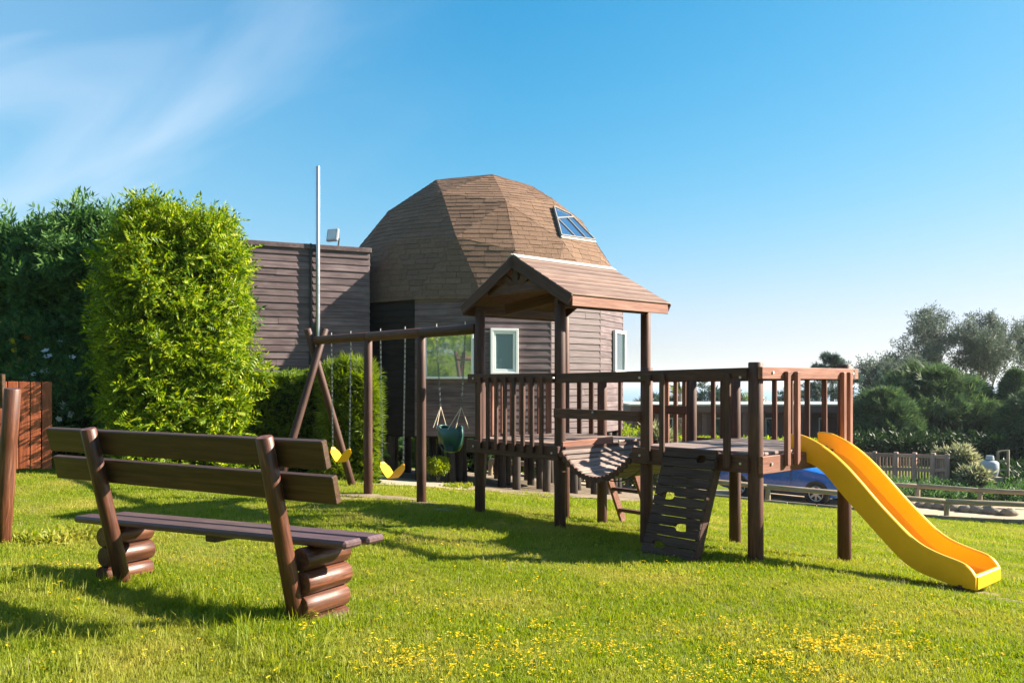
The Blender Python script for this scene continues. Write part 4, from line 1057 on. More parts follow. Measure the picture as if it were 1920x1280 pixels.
# ------------------------------------------------------------------ leaning post with boards at the left edge
lpz = G(2, 1020); lpt = P(24, 728, lpz.y - .1)
lf = root('leaning_post', lpz, 'leaning reddish log post with dark board behind at the left edge', 'post')
pole('post', (lpz.x, lpz.y, lpz.z - .06), lpt, .068, .062, M_log, lf, n=24, label='leaning round log')
beam('board', P(-60, 735, lpz.y + .1), P(8, 733, lpz.y + .06), .04, .28, M_bench, lf); beam('board', P(-60, 850, lpz.y + .1), P(4, 850, lpz.y + .06), .04, .30, M_bench, lf)
# ------------------------------------------------------------------ red board fence
fb = root('board_fence', (-6.9, 12.6, gz(-6.9, 12.6)), 'short fence of upright reddish-brown boards at the left by the dark hedge', 'fence')
for k in range(8):
    x1 = 97.5 - k * 21.2; Yf = 12.7 - .075 * k; a = P(x1 - 9.5, 0, Yf); w = 16.4 / F * Yf
    zb_ = EYE - (878 - HY) * Yf / F + random.uniform(-.01, .01); zt_ = EYE + random.uniform(-.006, .008)
    beam('fence_board', (a.x, Yf, zb_), (a.x, Yf, zt_), .03, w, M_fence, fb, side=(.905, .425, 0), bev=.004)
a, b_ = P(-70, 0, 12.2), P(96, 0, 12.78)
for z in (.38, 1.28): beam('fence_rail', (a.x, a.y, z), (b_.x, b_.y, z), .05, .07, M_fence, fb)

# ------------------------------------------------------------------ vegetation
def surf_pts(n, fn_):
    return fn_(n)
def box_hedge(name, c, e, L_, D_, z0, z1, n, srcs, inner, label, cat, s0, s1, jit=.12, clus=0, topn=.5, top_fn=None, droop=-.1, group=None, faces=(1, 1, 1, 1, 1)):
    """leafy block: corner c, front edge e (unit), length L_, depth D_ behind"""
    rt = root(name, (c[0] + e.x * L_ / 2, c[1] + e.y * L_ / 2, z0), label, cat, group)
    en = Vector((-e.y, e.x)); H = z1 - z0
    areas = np.array([L_ * H * faces[0], D_ * H * faces[1], D_ * H * faces[2], L_ * D_ * faces[3] * 1.3, L_ * H * faces[4] * .4]); pr = areas / areas.sum()
    fc = rng.choice(5, n, p=pr); a = rng.uniform(0, 1, n); b = rng.uniform(0, 1, n)
    u = np.where((fc == 0) | (fc == 3) | (fc == 4), a * L_, np.where(fc == 1, 0, L_)); v = np.where(fc == 0, 0, np.where(fc == 4, D_, np.where(fc == 3, b * D_, a * D_))); w = np.where(fc == 3, H, b * H)
    # bulges so that the face is uneven
    bul = .17 * noise2(u * 1.0 + 3, w * 1.0 + v, 2.3, 2) + .12 * noise2(u, w + v, 6.1, 5)
    nu = np.where(fc == 1, -1, np.where(fc == 2, 1, 0)).astype(float); nvv = np.where(fc == 0, -1, np.where(fc == 4, 1, 0)).astype(float); nw = np.where(fc == 3, 1, 0).astype(float)
    dep = np.abs(rng.normal(0, jit, n)); k = bul * (jit / .12) - dep
    if clus:      # boughs: most sprigs gather round a bough end that stands proud of the face, gaps between
        ix = rng.integers(0, clus, n); loose = rng.uniform(0, 1, n) < .30; ix = np.where(loose, np.arange(n), ix); pr_ = np.where(loose, -.10, rng.uniform(-.06, .17, n)[ix])
        jj = np.where(loose, 0, 1)[:, None] * rng.normal(0, .10, (n, 3)); u, v, w, nu, nvv, nw, bul = u[ix] + jj[:, 0], v[ix] + jj[:, 1], w[ix] + jj[:, 2], nu[ix], nvv[ix], nw[ix], bul[ix]
        k = bul * (jit / .12) - dep * .5 + pr_
        cr_ = np.clip(np.abs(u - L_ / 2) - (L_ / 2 - .35), 0, 1) + np.clip(w - (H - .4), 0, 1); v = v + np.where(nvv == -1, cr_ * .12, 0)
    u = u + nu * k; v = v + nvv * k; w = w + nw * (k + (top_fn(u) if top_fn else 0))
    # round the long edges
    x = c[0] + e.x * u + en.x * v; y = c[1] + e.y * u + en.y * v; z = z0 + w
    dx = e.x * nu + en.x * nvv; dy = e.y * nu + en.y * nvv
    d = np.stack([dx, dy, nw + droop], 1) * 1.1 + rng.normal(0, .55, (n, 3)) + np.array([0, 0, .25])
    scatter('foliage', np.stack([x, y, z], 1), d, rng.uniform(s0, s1, n), srcs, rt)
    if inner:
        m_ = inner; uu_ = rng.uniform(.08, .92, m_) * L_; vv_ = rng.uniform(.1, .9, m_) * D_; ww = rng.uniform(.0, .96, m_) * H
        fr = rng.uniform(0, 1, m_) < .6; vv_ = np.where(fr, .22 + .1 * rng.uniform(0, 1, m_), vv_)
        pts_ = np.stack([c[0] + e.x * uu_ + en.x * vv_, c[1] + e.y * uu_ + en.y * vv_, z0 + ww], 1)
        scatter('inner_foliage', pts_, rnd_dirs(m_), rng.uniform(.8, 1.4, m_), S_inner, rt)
    mb = MB()
    for k_ in range(max(2, int(L_ / .8))):
        uu0 = (k_ + .5) * L_ / max(2, int(L_ / .8)); p = Vector((c[0], c[1])) + e * uu0 + en * D_ * .5; g = gz(p.x, p.y)
        mb.tube([(p.x, p.y, g - .1), (p.x + .05, p.y, g + H * .4), (p.x - .04, p.y + .05, z0 + H * .85)], [.06, .04, .012], 7)
    mb.build('trunk', M_bark, rt)
    return rt
e1v = Vector((.905, .425)).normalized()
hl = (-5.95, 13.15)
bright = box_hedge('acacia_tree', hl, e1v, 1.48, 2.2, -.1, 3.66, 6800, S_comp, 1500, 'bulky bright green sunlit acacia clipped into a tall block behind the bench', 'tree', .7, 1.25, jit=.16, clus=560,
                   top_fn=lambda u: .25 * np.sin(u * 1.5 + .6) + .12 * np.sin(u * 5))
# wispy shoots on top
n = 260; uu_ = rng.uniform(0, 1.48, n); vv_ = rng.uniform(0, 1.6, n); en = Vector((-e1v.y, e1v.x)); zz = 3.66 + .25 * np.sin(uu_ * 1.5 + .6) + .12 * np.sin(uu_ * 5) + rng.uniform(0, .38, n) ** 1.3
scatter('foliage', np.stack([hl[0] + e1v.x * uu_ + en.x * vv_, hl[1] + e1v.y * uu_ + en.y * vv_, zz], 1), rnd_dirs(n, (0, 0, 3)), rng.uniform(.7, 1.2, n), S_comp, bright)
n = 420; uu_ = 1.48 + np.abs(rng.normal(0, .09, n)); vv_ = rng.uniform(0, 1.6, n); zz = rng.uniform(0, 4.2, n)
scatter('foliage', np.stack([hl[0] + e1v.x * uu_ + en.x * vv_, hl[1] + e1v.y * uu_ + en.y * vv_, zz], 1), rnd_dirs(n, (2.2, -.3, .4)), rng.uniform(.7, 1.2, n), S_comp, bright)
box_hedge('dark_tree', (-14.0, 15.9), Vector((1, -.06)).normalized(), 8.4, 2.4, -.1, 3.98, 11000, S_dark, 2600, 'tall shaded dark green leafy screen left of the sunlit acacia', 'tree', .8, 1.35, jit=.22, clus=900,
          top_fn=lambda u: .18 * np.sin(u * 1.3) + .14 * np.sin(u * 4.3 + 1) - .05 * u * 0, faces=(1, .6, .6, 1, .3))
# clipped hedge and feathery shrub before the outbuilding
h0 = G(440, 880); c_h = Vector((-4.72, 14.6)); 
box_hedge('clipped_hedge', (c_h.x, c_h.y), Vector((.96, .28)).normalized(), 1.95, 1.1, -.45, 1.58, 7600, S_thuja, 700, 'low clipped dark green hedge below the outbuilding wall', 'hedge', .7, 1.15, jit=.05)
box_hedge('feathery_shrub', (-3.12, 14.35), Vector((.97, .24)).normalized(), .78, 1.1, -.5, 1.60, 5200, S_thuja2, 500, 'feathery light green conifer shrub behind the swing posts', 'shrub', .7, 1.2, jit=.10,
          top_fn=lambda u: .12 * np.sin(u * 3.2) + .03)
def bush(name, c, rx, ry, rz, n, srcs, label, cat, s0=.8, s1=1.2, inner=0, group=None, up=(0, 0, .4), trunk=True, shell=.75, flowers=None):
    c = Vector(c); rt = root(name, c, label, cat, group)
    d = rng.normal(0, 1, (n, 3)); d[:, 2] = np.where(d[:, 2] < -.2, -d[:, 2] * .6, d[:, 2]); d /= np.linalg.norm(d, axis=1, keepdims=True); r = rng.uniform(shell ** 3, 1, n) ** (1 / 3)
    lump = 1 + .22 * np.sin(d[:, 0] * 5 + c.x * 3) * np.sin(d[:, 1] * 4 + c.y) + .16 * np.sin(d[:, 2] * 7 + c.x)
    p = d * (r * lump)[:, None] * np.array([rx, ry, rz]) + np.array([c.x, c.y, c.z + rz * .55])
    scatter('foliage', p, d * 1.2 + rng.normal(0, .5, (n, 3)) + np.array(up), rng.uniform(s0, s1, n), srcs, rt)
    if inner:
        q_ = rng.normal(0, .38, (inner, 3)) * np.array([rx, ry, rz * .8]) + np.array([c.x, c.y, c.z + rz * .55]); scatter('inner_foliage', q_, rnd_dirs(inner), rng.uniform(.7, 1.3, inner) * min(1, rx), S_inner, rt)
    if flowers:
        m_, fs_ = flowers; d = rng.normal(0, 1, (m_, 3)); d[:, 1] = -np.abs(d[:, 1]); d[:, 2] = np.abs(d[:, 2]) * .7; d /= np.linalg.norm(d, axis=1, keepdims=True)
        scatter('flower', d * 1.04 * np.array([rx, ry, rz]) + np.array([c.x, c.y, c.z + rz * .55]), d, rng.uniform(.8, 1.3, m_), fs_, rt)
    if trunk:
        mb = MB(); rr2 = random.Random(int(c.x * 10))
        for k in range(5): a = rr2.uniform(0, 6.28); mb.tube([(c.x, c.y, gz(c.x, c.y) - .05), (c.x + .3 * rx * math.cos(a), c.y + .3 * ry * math.sin(a), c.z + rz * .6)], [.02, .008], 6)
        mb.build('stem', M_bark, rt)
    return rt
g_ = G(820, 906); bush('round_bush', (g_.x, g_.y, g_.z + .12), .20, .2, .26, 420, S_lime, 'small round yellow-green bush by the house piles', 'bush', .55, .9, inner=60)
bush('flowering_bush', (-7.9, 14.9, .2), 1.3, .8, 1.25, 1300, S_dark, 'dark bush dotted with white flowers behind the red board fence', 'bush', .6, .9, inner=150, flowers=(34, S_flw))
bush('flowering_shrub', (-8.9, 14.9, 1.1), .75, .5, .9, 500, S_dark, 'shrub with yellow and orange blossoms at the far left edge', 'shrub', .5, .8, inner=60, flowers=(60, S_fly + S_flo[:1]))

# trees beyond -----------------------------------------------------------
def limbs(mb, p, d, ln, r, depth, rr3, ends, spread=.6, upb=.15, nk=3):
    pts_ = [p]; q_ = p.copy(); dd = d.normalized(); k = 4
    for i in range(k):
        dd = (dd + Vector((rr3.gauss(0, .10), rr3.gauss(0, .10), rr3.gauss(upb * .3, .06)))).normalized(); q_ = q_ + dd * ln / k; pts_.append(q_.copy())
    mb.tube(pts_, [r * (1 - .4 * i / k) for i in range(k + 1)], 7 if depth > 1 else 5)
    if depth <= 1: ends.append(pts_[-2].copy())
    if depth == 0: ends.append(q_); return
    for i in range(nk):
        a = rr3.uniform(0, 6.28); s = rr3.uniform(.5, 1) * spread; nd = (dd + Vector((math.cos(a) * s, math.sin(a) * s, rr3.uniform(-.1, .35) + upb))).normalized()
        st = pts_[-1] if i else pts_[-2]
        limbs(mb, st.copy(), nd, ln * rr3.uniform(.62, .85), r * .58, depth - 1, rr3, ends, spread, upb, nk)
def gum_tree(px, py_top, Y, base_z, spread_px, label, seed, group=None, d0=3, nclump=26, srcs=S_gum, bark=M_euc, sc_=(.8, 1.4), lean=(0, 0), sig=.9, name='gum_tree'):
    H = EYE + (HY - py_top) / F * Y - base_z; x = (px - CX) / F * Y; rr3 = random.Random(seed)
    rt = root(name, (x, Y, base_z), label, 'tree', group); mb = MB(); ends = []
    Wd = spread_px / F * Y / 2
    tr0 = Vector((x, Y, base_z)); d = Vector((lean[0], lean[1], 1)); mb.tube([tr0, tr0 + d * H * .25], [H * .028, H * .022], 9)
    p = tr0 + d * H * .25
    for i in range(5):
        a = 6.283 * i / 5 + rr3.uniform(-.3, .3); s = Wd / (H * .75) * rr3.uniform(.6, 1.25)
        limbs(mb, p.copy(), Vector((math.cos(a) * s, math.sin(a) * s * .8, 1)), H * rr3.uniform(.24, .32), H * .012, d0 - 1, rr3, ends, .75, .12)
    # fit the ends to the wanted spread and height
    E = np.array([tuple(e_) for e_ in ends]); mx = np.abs(E[:, 0] - x).max(); mz = E[:, 2].max(); kx = Wd / mx * .95; kz = (base_z + H - .6 - p.z) / (mz - p.z)
    def fit(v):
        v = np.array(v); up_ = np.clip((v[:, 2] - p.z) / 2, 0, 1) if True else 1
        w = v.copy(); w[:, 0] = x + (v[:, 0] - x) * (1 + (kx - 1) * up_); w[:, 1] = Y + (v[:, 1] - Y) * (1 + (kx - 1) * up_); w[:, 2] = np.where(v[:, 2] > p.z, p.z + (v[:, 2] - p.z) * kz, v[:, 2]); return w
    mb.v = [tuple(v) for v in fit(mb.v)]; E = fit(E)
    tr_o = mb.build('trunk', bark, rt, smooth=True)
    pp_ = []
    for e_ in E: pp_.append(rng.normal(0, 1, (nclump, 3)) * np.array([sig, sig, sig * .8]) + e_ + np.array([0, 0, -.1]))
    pp_ = np.concatenate(pp_); scatter('crown', pp_, rnd_dirs(len(pp_), (0, 0, -.4)), rng.uniform(sc_[0], sc_[1], len(pp_)), srcs, rt)
    return rt
def cypress(px, py_top, Y, base_z, w_px, n, srcs, label, seed, group=None, layers=14, name='cypress_tree', shape='cone', s0=.8, s1=1.4, top_w=.25, flat=.35):
    """conifer with drooping layered boughs"""
    x = (px - CX) / F * Y; H = EYE + (HY - py_top) / F * Y - base_z; Wd = w_px / F * Y / 2; rr3 = random.Random(seed)
    rt = root(name, (x, Y, base_z), label, 'tree', group); mb = MB(); mb.tube([(x, Y, base_z - .3), (x, Y, base_z + H * .5), (x, Y, base_z + H * .95)], [H * .035, H * .02, .03], 8)
    P_, D_ = [], []
    nb = layers * 9
    for i in range(nb):
        h = (i + rr3.random()) / nb; a = rr3.uniform(0, 6.283)
        if shape == 'cone': w = (1 - h) ** .8 * (1 - top_w) + top_w * (1 - h * h)
        else: w = math.sin(math.pi * min(1, .12 + h * .86)) ** .6
        w *= Wd * rr3.uniform(.5, 1.2); z0_ = base_z + H * (.04 + .93 * h); m_ = max(6, int(n / nb))
        s = rng.uniform(.15, 1, m_) ** .6; dx, dy = math.cos(a), math.sin(a)
        lat = rng.normal(0, .16 * w + .12, m_)
        zz = z0_ + s * w * (.22 if shape == 'cone' else .3) - (s ** 2) * w * flat + rng.normal(0, .10 + .02 * w, m_)
        P_.append(np.stack([x + dx * w * s - dy * lat, Y + dy * w * s + dx * lat, zz], 1)); D_.append(np.tile([dx, dy, .15], (m_, 1)) + rng.normal(0, .35, (m_, 3)))
        if i % 2 == 0: mb.tube([(x, Y, z0_ - .1), (x + dx * w * .85, Y + dy * w * .85, z0_ - .02)], [.05, .012], 5)
    mb.build('trunk', M_bark, rt); Pp = np.concatenate(P_)
    scatter('crown', Pp, np.concatenate(D_), rng.uniform(s0, s1, len(Pp)), srcs, rt)
    return rt
def bz(px, Y): return gz((px - CX) / F * Y, Y)
gum_tree(1802, 570, 78, -9.5, 290, 'tall open-crowned gum tree high above the other trees at right', 5, d0=4, nclump=8, sig=.42, sc_=(.8, 1.35))
gum_tree(1672, 660, 72, -9, 120, 'greyish loose gum tree left behind the big green conifer', 9, d0=4, nclump=8, sig=.5, sc_=(.8, 1.2))
gum_tree(1962, 600, 84, -10, 120, 'gum tree partly cut off by the right edge of the picture', 12, d0=4, nclump=7, sig=.6, sc_=(.9, 1.4))
cypress(1740, 690, 48, bz(1740, 48), 250, 14000, S_cyp, 'broad bushy green conifer behind the picket fence', 3, shape='round', s0=.9, s1=1.6)
cypress(1655, 735, 44, bz(1655, 44), 120, 5500, S_cyp, 'smaller dark conifer between long brick building and broad conifer', 4, shape='round')
cypress(1815, 745, 52, bz(1815, 52), 130, 5500, S_cyp, 'shaded conifer just right of the broad bushy one', 14, shape='round')
cypress(1905, 700, 46, bz(1905, 46), 150, 7000, S_cyp, 'very dark conifer at the right edge behind the white gas tank', 6, shape='cone', s0=.9, s1=1.5, top_w=.5)
cypress(1960, 735, 42, bz(1960, 42), 150, 5500, S_cyp, 'dark conifer cut by the right edge, in front of its neighbour', 16, shape='round', s0=.9, s1=1.5)
# cypress with flat plates behind the long building
cypress(1560, 660, 66, -8.5, 135, 4500, S_blue, 'dark cypress with flat spreading top behind the platform corner post', 8, shape='round', layers=5, flat=.1)
cypress(1640, 700, 66, -8.5, 60, 2000, S_blue, 'small blue-green tree between flat-topped cypress and gum trees', 18, shape='round', layers=6)
# low bushes beyond the long building, palm
for i, (px, pt, w, lab) in enumerate(((1225, 742, 70, 'round grey-green bush behind the handrail left of the palm'), (1262, 745, 60, 'bushy green shrub at the foot of the palm'), (1330, 738, 70, 'green bush beyond the brick building right of the palm'),
                                      (1368, 740, 55, 'bush seen between the platform balusters'), (1408, 733, 60, 'yellow-green bush beyond the brick building by the corner post'), (1480, 745, 60, 'low bush beyond the slide side of the platform'))):
    Y = 62; c = P(px, pt, Y); rz_ = 2.4; bush('distant_bush', (c.x, c.y, c.z - rz_ * 1.5), w / F * Y / 2, 1.4, rz_, 420, S_thuja2 if i == 4 else S_blue, lab, 'bush', 1.0, 1.8, trunk=True, inner=80, group='bushes beyond the long brick building')
pc = P(1276, 757, 58); prt = root('palm_tree', (pc.x, pc.y, -7.5), 'small palm with spiky crown beyond the long brick building', 'palm tree')
mb = MB(); mb.tube([(pc.x, pc.y, -7.5), (pc.x, pc.y, EYE - (735 - HY) * 58 / F)], [.2, .13], 8); mb.build('trunk', M_euc, prt)
mb = MB(); ptop = P(1277, 736, 58); rp = random.Random(2)
for k in range(26):
    a = rp.uniform(0, 6.28); el_ = rp.uniform(.0, 1.3); d = Vector((math.cos(a) * math.cos(el_), math.sin(a) * math.cos(el_), math.sin(el_))); ln = rp.uniform(.9, 1.25)
    m_ = ptop + d * ln * .6; e_ = ptop + d * ln - Vector((0, 0, .25)); s = d.cross(Vector((0, 0, 1))); s = (s.normalized() if s.length > .1 else Vector((1, 0, 0))) * .07
    mb.add([ptop, m_ + s, e_, m_ - s], [(0, 1, 2), (0, 2, 3)])
mb.build('crown', M_palm, prt)
# lime hedge and bushes behind the platform
lh = root('lime_hedge', (*P(1330, 826, 34).to_2d(), bz(1330, 34)), 'long low yellow-green hedge in front of the brick building', 'hedge')
n = 2200; tt = rng.uniform(0, 1, n); xx = (1225 - CX) / F * 36 + tt * (1560 - 1225) / F * 36; yy = 36 + rng.uniform(-.6, .6, n); tz = EYE - (822 + 6 * tt - HY) / F * 36
zz = tz - np.abs(rng.normal(0, .35, n)); scatter('foliage', np.stack([xx, yy, zz], 1), rnd_dirs(n, (0, 0, 1.2)), rng.uniform(1.2, 2.2, n), S_lime, lh)
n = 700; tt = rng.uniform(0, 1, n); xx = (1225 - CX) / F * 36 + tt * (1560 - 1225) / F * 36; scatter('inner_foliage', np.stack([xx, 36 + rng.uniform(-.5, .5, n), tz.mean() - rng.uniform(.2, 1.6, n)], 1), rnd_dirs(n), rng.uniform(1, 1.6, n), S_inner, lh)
for i, (px, py, w, lab, ss) in enumerate(((1232, 800, 44, 'twiggy pale yellow shrub beside the bridge end', S_var), (1270, 812, 60, 'rounded yellow-green shrub between tower and platform', S_lime), (1200, 830, 60, 'low shrub seen under the bridge', S_var), (1305, 825, 50, 'low lime green shrub behind the platform post', S_lime))):
    Y = 24.5; c = P(px, py, Y); g0 = gz(c.x, c.y); hz = (c.z - g0) / 1.55; bush('garden_shrub', (c.x, c.y, g0), w / F * Y / 2, .5, hz, 560, ss, lab, 'shrub', .9, 1.5, inner=60, group='shrubs behind the play platform')
# variegated shrub by picket fence, ground cover, dark understorey
c = P(1795, 850, 31.5); bush('variegated_shrub', (c.x, c.y, gz(c.x, c.y)), .62, .6, .85, 700, S_var, 'pale-leaved shrub at the right end of the picket fence', 'shrub', .8, 1.4, inner=120)
c = P(1826, 888, 29.5); bush('variegated_shrub', (c.x, c.y, gz(c.x, c.y)), .36, .4, .45, 350, S_var, 'smaller pale shrub left of the white gas tank', 'shrub', .8, 1.3, inner=80)
n = 2600; px_ = rng.uniform(1630, 1990, n); Yv = rng.uniform(26.5, 31, n); X_ = (px_ - CX) / F * Yv
k = np.ones(n, bool); z_ = gzv(X_, Yv) + rng.uniform(-.1, .10, n)
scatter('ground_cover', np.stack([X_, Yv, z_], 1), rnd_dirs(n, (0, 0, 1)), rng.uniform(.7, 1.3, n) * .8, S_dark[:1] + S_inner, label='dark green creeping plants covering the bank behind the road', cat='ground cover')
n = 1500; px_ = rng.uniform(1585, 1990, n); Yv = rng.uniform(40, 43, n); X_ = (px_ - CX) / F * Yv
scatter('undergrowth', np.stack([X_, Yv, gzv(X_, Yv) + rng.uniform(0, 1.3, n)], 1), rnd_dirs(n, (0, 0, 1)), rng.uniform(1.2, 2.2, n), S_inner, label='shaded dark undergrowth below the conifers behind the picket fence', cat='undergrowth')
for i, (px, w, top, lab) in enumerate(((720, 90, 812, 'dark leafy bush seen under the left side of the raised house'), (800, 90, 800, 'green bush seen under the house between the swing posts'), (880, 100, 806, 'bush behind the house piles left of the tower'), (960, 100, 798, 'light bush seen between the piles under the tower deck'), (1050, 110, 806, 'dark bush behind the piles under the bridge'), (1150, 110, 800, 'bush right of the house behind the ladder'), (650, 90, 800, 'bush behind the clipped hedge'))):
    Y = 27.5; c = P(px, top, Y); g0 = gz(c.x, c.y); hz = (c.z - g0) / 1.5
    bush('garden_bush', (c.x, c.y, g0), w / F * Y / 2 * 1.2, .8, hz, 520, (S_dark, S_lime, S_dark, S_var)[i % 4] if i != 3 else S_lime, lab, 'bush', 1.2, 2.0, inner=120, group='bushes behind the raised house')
n = 1500; px_ = rng.uniform(1800, 1990, n); Yv = rng.uniform(30.5, 40, n); X_ = (px_ - CX) / F * Yv  # added dark leaves in place of tree shade on the bright ground
scatter('ground_cover', np.stack([X_, Yv, gzv(X_, Yv) + rng.uniform(-.1, .25, n)], 1), rnd_dirs(n, (0, 0, 1)), rng.uniform(1, 1.6, n), S_inner, label='dark low plants added for the shade of the conifers around the gas tank', cat='ground cover')
# trees behind the photographer, mirrored in the big window
for i, (x, y, h_) in enumerate(((-7, -6, 6), (-11, -2, 7), (-3, -9, 6.5), (-14, 4, 6))):
    bush('garden_tree', (x, y, .8), 2.2, 2.2, h_ * .62, 900, S_comp, ('leafy tree behind the photographer', 'broad leafy tree at the lawn edge out of view', 'leafy tree mirrored in the large window', 'leafy tree left of the lawn out of view')[i], 'tree', 2.0, 3.0, inner=150, group='garden trees around the lawn')

# ------------------------------------------------------------------ log barriers, stones, picket fence
def barrier(pts_, label, grp, h=.40):
    rt = root('log_barrier', pts_[0], label, 'barrier', grp)
    r5 = random.Random(1)
    for i, p in enumerate(pts_): pole('post', (p.x, p.y, gz(p.x, p.y) - .1), (p.x, p.y, gz(p.x, p.y) + h), .07, .07, M_grey, rt, n=12)
    for a, b_ in zip(pts_, pts_[1:]):
        d = (b_ - a).normalized() * .04
        pole('rail', Vector((a.x, a.y, gz(a.x, a.y) + h + .05)) - d, Vector((b_.x, b_.y, gz(b_.x, b_.y) + h + .05)) + d, .075, .07, M_grey, rt, n=12)
fpts = [FP[1] - (FP[2] - FP[1]) * k for k in (1.75, .9)][0:1] + [FP[1] - (FP[2] - FP[1]) * .85, FP[1], FP[1].lerp(FP[2], .5), FP[2], FP[2] + (FP[2] - FP[1]) * .5, FP[2] + (FP[2] - FP[1]) * 1.1]
fpts = [on(p.x, p.y) for p in fpts]
barrier(fpts, 'near weathered log barrier rail along the lawn edge', 'log barriers beside the road')
b2 = [G(1640, 946), G(1745, 952), G(1870, 962), G(2000, 970)]
b2 = [on(p.x + fn.x * 1.6, p.y + fn.y * 1.6) for p in b2]
barrier(b2, 'farther log barrier rail on the other side of the road', 'log barriers beside the road', .42)
mb = MB(); kb = [FP[1] - (FP[2] - FP[1]) * .9, FP[2] + (FP[2] - FP[1]) * .8]
a_, b_ = [Vector((*p.to_2d(), 0)) for p in kb]
nk = 16
kr = root('timber_kerb', on(FP[1].x, FP[1].y), 'low timber kerb along the edge between lawn and sandy road', 'kerb')
for i in range(nk):
    p, q_ = a_.lerp(b_, i / nk), a_.lerp(b_, (i + 1) / nk - .002); off_ = Vector((fn.x, fn.y, 0)) * -.12
    p, q_ = p + off_, q_ + off_; beam('kerb_timber', on(p.x, p.y, .03), on(q_.x, q_.y, .03), .14, .12, M_grey, kr, bev=.01)
# stones lying along the far road edge
sr = random.Random(8); sa, sb = G(1715, 950), G(1905, 968)
def stone(mbx, c, r):
    ns_ = 10; base = len(mbx.v); pts_ = []
    for j in range(5):
        th_ = math.pi * j / 4
        for k in range(ns_):
            a = 6.283 * k / ns_; w = r * (1 + sr.uniform(-.2, .2)); pts_.append((c.x + w * math.sin(th_) * math.cos(a) * 1.25, c.y + w * math.sin(th_) * math.sin(a), c.z + w * .75 * math.cos(th_)))
    mbx.v += pts_
    for j in range(4):
        for k in range(ns_): mbx.f.append((base + j * ns_ + k, base + (j + 1) * ns_ + k, base + (j + 1) * ns_ + (k + 1) % ns_, base + j * ns_ + (k + 1) % ns_))
for i in range(17):
    p = sa.lerp(sb, i / 16) + Vector((sr.uniform(-.1, .1), sr.uniform(-.05, .15), 0)); r = sr.uniform(.13, .2)
    mb = MB(); stone(mb, on(p.x, p.y, r * .45), r)
    tag(mb.build('edge_stone', M_stone, smooth=True), 'grey-brown stone in the row lining the far edge of the road', 'stone', 'stones lining the road edge')
# picket fence
pf = root('picket_fence', G(1700, 908), 'brown picket fence of five framed bays beyond the road', 'fence')
posts = []
for px, py0, py1, Y in ((1603, 843, 902, 33.6), (1640, 846, 905, 33.1), (1680, 847, 906, 32.6), (1715, 848, 907, 32.0), (1750, 849, 910, 31.3), (1776, 851, 903, 30.9)):
    a = P(px, py0, Y); b_ = P(px, py1 + 2, Y); posts.append((a, b_)); pole('post', b_ - Vector((0, 0, .1)), a, .085, .085, M_picket, pf, n=8)
for (a0_, b0_), (a1_, b1_) in zip(posts, posts[1:]):
    for f in (.10, .52, .88): beam('rail', a0_.lerp(b0_, f), a1_.lerp(b1_, f), .06, .13, M_picket, pf, bev=.0)
    nb = 6
    for k in range(nb):
        s = (k + .6) / (nb + .2); tp_ = a0_.lerp(a1_, s); bt_ = b0_.lerp(b1_, s); o_ = Vector((0, .06, 0)); beam('picket', bt_ + o_, tp_ + o_ - Vector((0, 0, .12)), .02, .07, M_picket, pf, side=(a1_ - a0_).normalized(), bev=.0)
# gas tank and frame
tc = P(1856, 876, 30); tk = root('gas_tank', (tc.x, tc.y, gz(tc.x, tc.y)), 'small white gas tank in the shade at the right', 'tank')
mb = MB(); rr_t = [(0, .0), (.06, .18), (.2, .30), (.5, .36), (.62, .36), (.9, .36), (1.0, .30), (1.06, .16), (1.08, 0)]
prof_t = [(z * .62, r_) for z, r_ in rr_t]; nn_ = 20
for z, r_ in prof_t:
    for k in range(nn_): a = 6.283 * k / nn_; mb.v.append((tc.x + .8 * r_ * math.cos(a), tc.y + .8 * r_ * math.sin(a), tc.z - .40 + z))
for j in range(len(prof_t) - 1):
    for k in range(nn_): mb.f.append((j * nn_ + k, j * nn_ + (k + 1) % nn_, (j + 1) * nn_ + (k + 1) % nn_, (j + 1) * nn_ + k))
mb.build('tank_body', M_tank, tk, smooth=True)
mb = MB(); mb.tube([(tc.x, tc.y, tc.z + .28), (tc.x, tc.y, tc.z + .42)], [.14, .12], 14); mb.build('valve_cap', M_tank, tk, smooth=True, sharp=40)
mb = MB(); mb.bx(tc.x - .3, tc.x + .3, tc.y - .3, tc.y + .3, gz(tc.x, tc.y) - .05, tc.z - .32); mb.build('stand', M_stone, tk)
fr = root('timber_gate_frame', (*P(1890, 900, 31).to_2d(), bz(1890, 31)), 'thin pale gate frame standing right of the white gas tank', 'gate frame')
for px, y0 in ((1871, 846), (1890, 843)):
    b_ = P(px, 900, 31); pole('post', (b_.x, b_.y, bz(px, 31) - .1), P(px, y0, 31), .05, .05, M_grey, fr, n=8)
for y in (846, 864, 882): beam('crossbar', P(1871, y, 31), P(1890, y - 2, 31), .05, .05, M_grey, fr)

